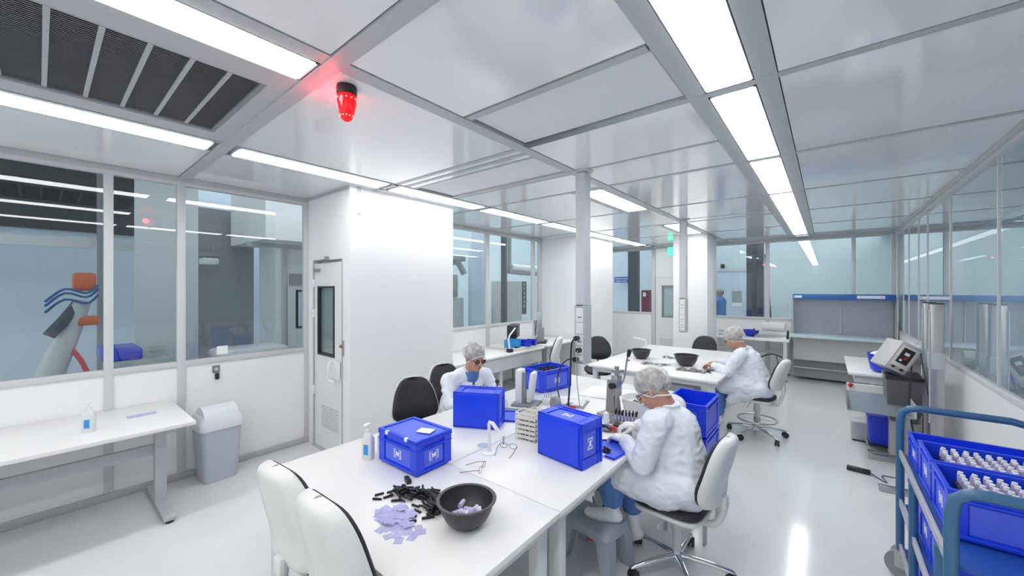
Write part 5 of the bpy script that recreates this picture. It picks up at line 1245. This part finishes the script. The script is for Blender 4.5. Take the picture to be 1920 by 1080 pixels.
    blob('lab_coat', CO, M[coatm], t, .0085, 9, fold_fn(.0075, 10, (1.3, 1.3, 1.7), seed), keep=kc)
    for a_, b_, c_ in ((-.062, .010, -.004), (.062, .010, -.004)): pass
    q = MB(); ring = [neck+V(.064*math.cos(a), -.008+.062*math.sin(a), .006-.030*max(0, math.sin(a))) for a in [R(-240+k*30) for k in range(11)]]
    q.tube(ring, .010, n=8, sub=3); q.build('collar', M[coatm], t)
    # cuffs + gloves
    for s_, sd in (('L', -1), ('R', 1)):
        wr, el = Vector(J['wr'+s_]), Vector(J['el'+s_]); d = (wr-el).normalized()
        if glove:
            blob('glove', hand_prims(wr, J['hd'+s_], J.get('pn', (0, .2, -1)), sd, J.get('curl', .6), grow=.0016)+[('c', wr-d*.055, wr+d*.01, .034, .028)], M['glove'], t, .0036, 2)
    # trousers, socks
    PA = []
    for s_ in ('L', 'R'):
        kn, an = Vector(J['kn'+s_]), Vector(J['an'+s_]); hem = kn.lerp(an, J.get('hem', .80))
        PA += [('c', pel+V(0, -.01, -.02), J['hip'+s_], .115*big, .105), ('c', J['hip'+s_], kn, .100*big, .085), ('c', kn, hem, .082, .066)]
    blob('trousers', PA, M['scrub'], t, .0085, 5, fold_fn(.008, 12, (1.4, 1.4, .8), seed+2))
    for s_ in ('L', 'R'):
        an, to, kn = Vector(J['an'+s_]), Vector(J['to'+s_]), Vector(J['kn'+s_])
        up = an.lerp(kn, .35); hl = an+(an-to).normalized()*.025+V(0, 0, -.035)
        sk = [('c', up, an, .044, .040), ('c', an, hl, .040, .036), ('c', hl, an.lerp(to, .5)+V(0, 0, -.020), .036, .040), ('c', an+V(0, 0, -.012), an.lerp(to, .6)+V(0, 0, -.012), .038, .036), ('c', an.lerp(to, .5)+V(0, 0, -.018), to, .040, .030)]
        blob('sock', sk, M[sockm], t, .0065, 3, fold_fn(.0018, 30, (1, 1, 2), seed))
        if shoe:
            mid = an.lerp(to, .5)
            blob('shoe', [('c', hl+V(0, 0, -.012), mid+V(0, 0, -.03), .040, .044), ('c', mid+V(0, 0, -.03), to+V(0, 0, .0), .046, .036)], M['shoe'], t, .007, 3)
    return t
# nearest worker, seen from behind-left; local +Y points to the table (world -X)
person('person in white coat and hair net seen from behind, one foot on the grey stool', (-.72, 2.47, 0), R(90), dict(
    head=(-.075, .115, 1.125), pitch=R(38), yaw=R(2), neck=(-.03, .045, 1.035), chest=(-.01, .045, .89), belly=(0, -.005, .73), pelvis=(0, -.04, .585),
    shL=(-.195, .05, .965), shR=(.195, .07, .965), elL=(-.235, .12, .715), elR=(.26, .16, .76), wrL=(-.135, .265, .795), wrR=(.085, .27, .82),
    hdL=(.35, .9, -.05), hdR=(-.25, .95, -.05), curl=.75, pn=(0, .1, -1),
    hipL=(-.095, .03, .56), hipR=(.095, .03, .56), knL=(-.145, .36, .575), knR=(.10, .35, .56), anL=(-.165, .33, .335), anR=(.02, .26, .16), toL=(-.215, .475, .300), toR=(.03, .40, .045),
    skirt=.72, hem=.66, back=((0, -.01, .90), (0, -.03, .70)), drape=(('c', (-.13, -.08, .60), (-.14, .14, .56), .085, .08), ('c', (.13, -.08, .60), (.14, .14, .56), .085, .08))), seed=1, big=1.04, hairm='hair_sandy')
# left worker facing the camera's right
person('person in dark glasses, hair net and white coat at the left of the island', (-2.74, 2.55, 0), R(-104), dict(
    head=(.03, .345, 1.135), pitch=R(14), yaw=R(2), lens='dark_lens', neck=(.01, .25, 1.02), chest=(0, .15, .87), belly=(0, .07, .76), pelvis=(0, -.03, .61),
    shL=(-.19, .165, .915), shR=(.19, .165, .915), elL=(-.245, .30, .74), elR=(.245, .30, .74), wrL=(-.13, .50, .79), wrR=(.13, .50, .79),
    hdL=(.3, .9, -.1), hdR=(-.3, .9, -.1), curl=.6,
    hipL=(-.095, .05, .60), hipR=(.095, .05, .60), knL=(-.12, .40, .58), knR=(.12, .40, .58), anL=(-.12, .36, .16), anR=(.12, .36, .16), toL=(-.12, .50, .045), toR=(.12, .50, .045), hem=.75), seed=7)
# worker at the far table
person('person in white coat and hair net seated in profile at the far table', (-.66, 5.32, 0), R(84), dict(
    head=(-.07, .20, 1.145), pitch=R(30), yaw=R(5), neck=(-.03, .125, 1.035), chest=(0, .08, .89), belly=(0, .02, .74), pelvis=(0, -.04, .61),
    shL=(-.19, .10, .965), shR=(.19, .12, .965), elL=(-.225, .22, .76), elR=(.22, .24, .79), wrL=(-.12, .41, .80), wrR=(.11, .43, .80),
    hdL=(.35, .9, -.1), hdR=(-.3, .9, -.1), curl=.6,
    hipL=(-.095, .04, .60), hipR=(.095, .04, .60), knL=(-.13, .38, .58), knR=(.12, .38, .58), anL=(-.12, .35, .17), anR=(.12, .42, .17), toL=(-.14, .49, .050), toR=(.12, .55, .050),
    skirt=.8, hem=.78, drape=(('c', (-.16, .10, .52), (-.17, .20, .42), .06, .05), ('c', (.14, .02, .50), (.15, .14, .40), .06, .05), ('c', (-.1, -.08, .60), (-.12, .1, .5), .09, .08))), seed=12, glove=False, shoe=True)
# far figure behind the glass
t = thing('person', 'person in blue scrubs standing behind the far window, holding a box', 'person', (-2.18, 11.3, 0), R(70))
blob('body', [('e', (0, 0, 1.60), (.075, .09, .11)), ('c', (0, -.01, 1.52), (0, 0, 1.42), .05, .06), ('c', (0, 0, 1.38), (0, 0, 1.1), .13, .12), ('c', (0, 0, 1.1), (0, 0, .95), .12, .14), ('c', (-.18, 0, 1.40), (-.22, .05, 1.15), .05, .04), ('c', (-.22, .05, 1.15), (-.1, .28, 1.12), .04, .03), ('c', (.18, 0, 1.40), (.22, .05, 1.15), .05, .04), ('c', (.22, .05, 1.15), (.1, .28, 1.12), .04, .03), ('c', (-.18, 0, 1.4), (.18, 0, 1.4), .05, .05),
    ('c', (-.09, 0, .9), (-.1, .02, .5), .08, .06), ('c', (-.1, .02, .5), (-.1, 0, .08), .055, .04), ('c', (.09, 0, .9), (.1, .02, .5), .08, .06), ('c', (.1, .02, .5), (.1, 0, .08), .055, .04), ('c', (-.1, -.03, .04), (-.1, .15, .03), .04, .03), ('c', (.1, -.03, .04), (.1, .15, .03), .04, .03)]
    + hand_prims((-.1, .28, 1.12), (.2, 1, 0), (0, 0, -1), -1, .6)+hand_prims((.1, .28, 1.12), (-.2, 1, 0), (0, 0, -1), 1, .6), M['skin'], t, .010, 3)
blob('scrubs', [('c', (0, 0, 1.40), (0, 0, 1.1), .15, .15), ('c', (0, 0, 1.1), (0, 0, .92), .15, .17), ('c', (-.18, 0, 1.40), (-.225, .03, 1.2), .07, .065), ('c', (.18, 0, 1.40), (.225, .03, 1.2), .07, .065), ('c', (-.15, 0, 1.4), (.15, 0, 1.4), .075, .075), ('c', (-.09, 0, .9), (-.1, .0, .15), .11, .075), ('c', (.09, 0, .9), (.1, .0, .15), .11, .075)], M['scrub'], t, .012, 4)
blob('hair_net', [('e', (0, -.012, 1.645), (.09, .105, .085))], M['hair'], t, .010, 2)
o = MB().box(-.13, .13, -.10, .10, 0, .12, .01).build('carried_box', M['machine'], None, (-2.52, 11.45, 1.145), (0, 0, R(70))); tag(o, 'grey box held by the person in blue behind the far window', 'box')
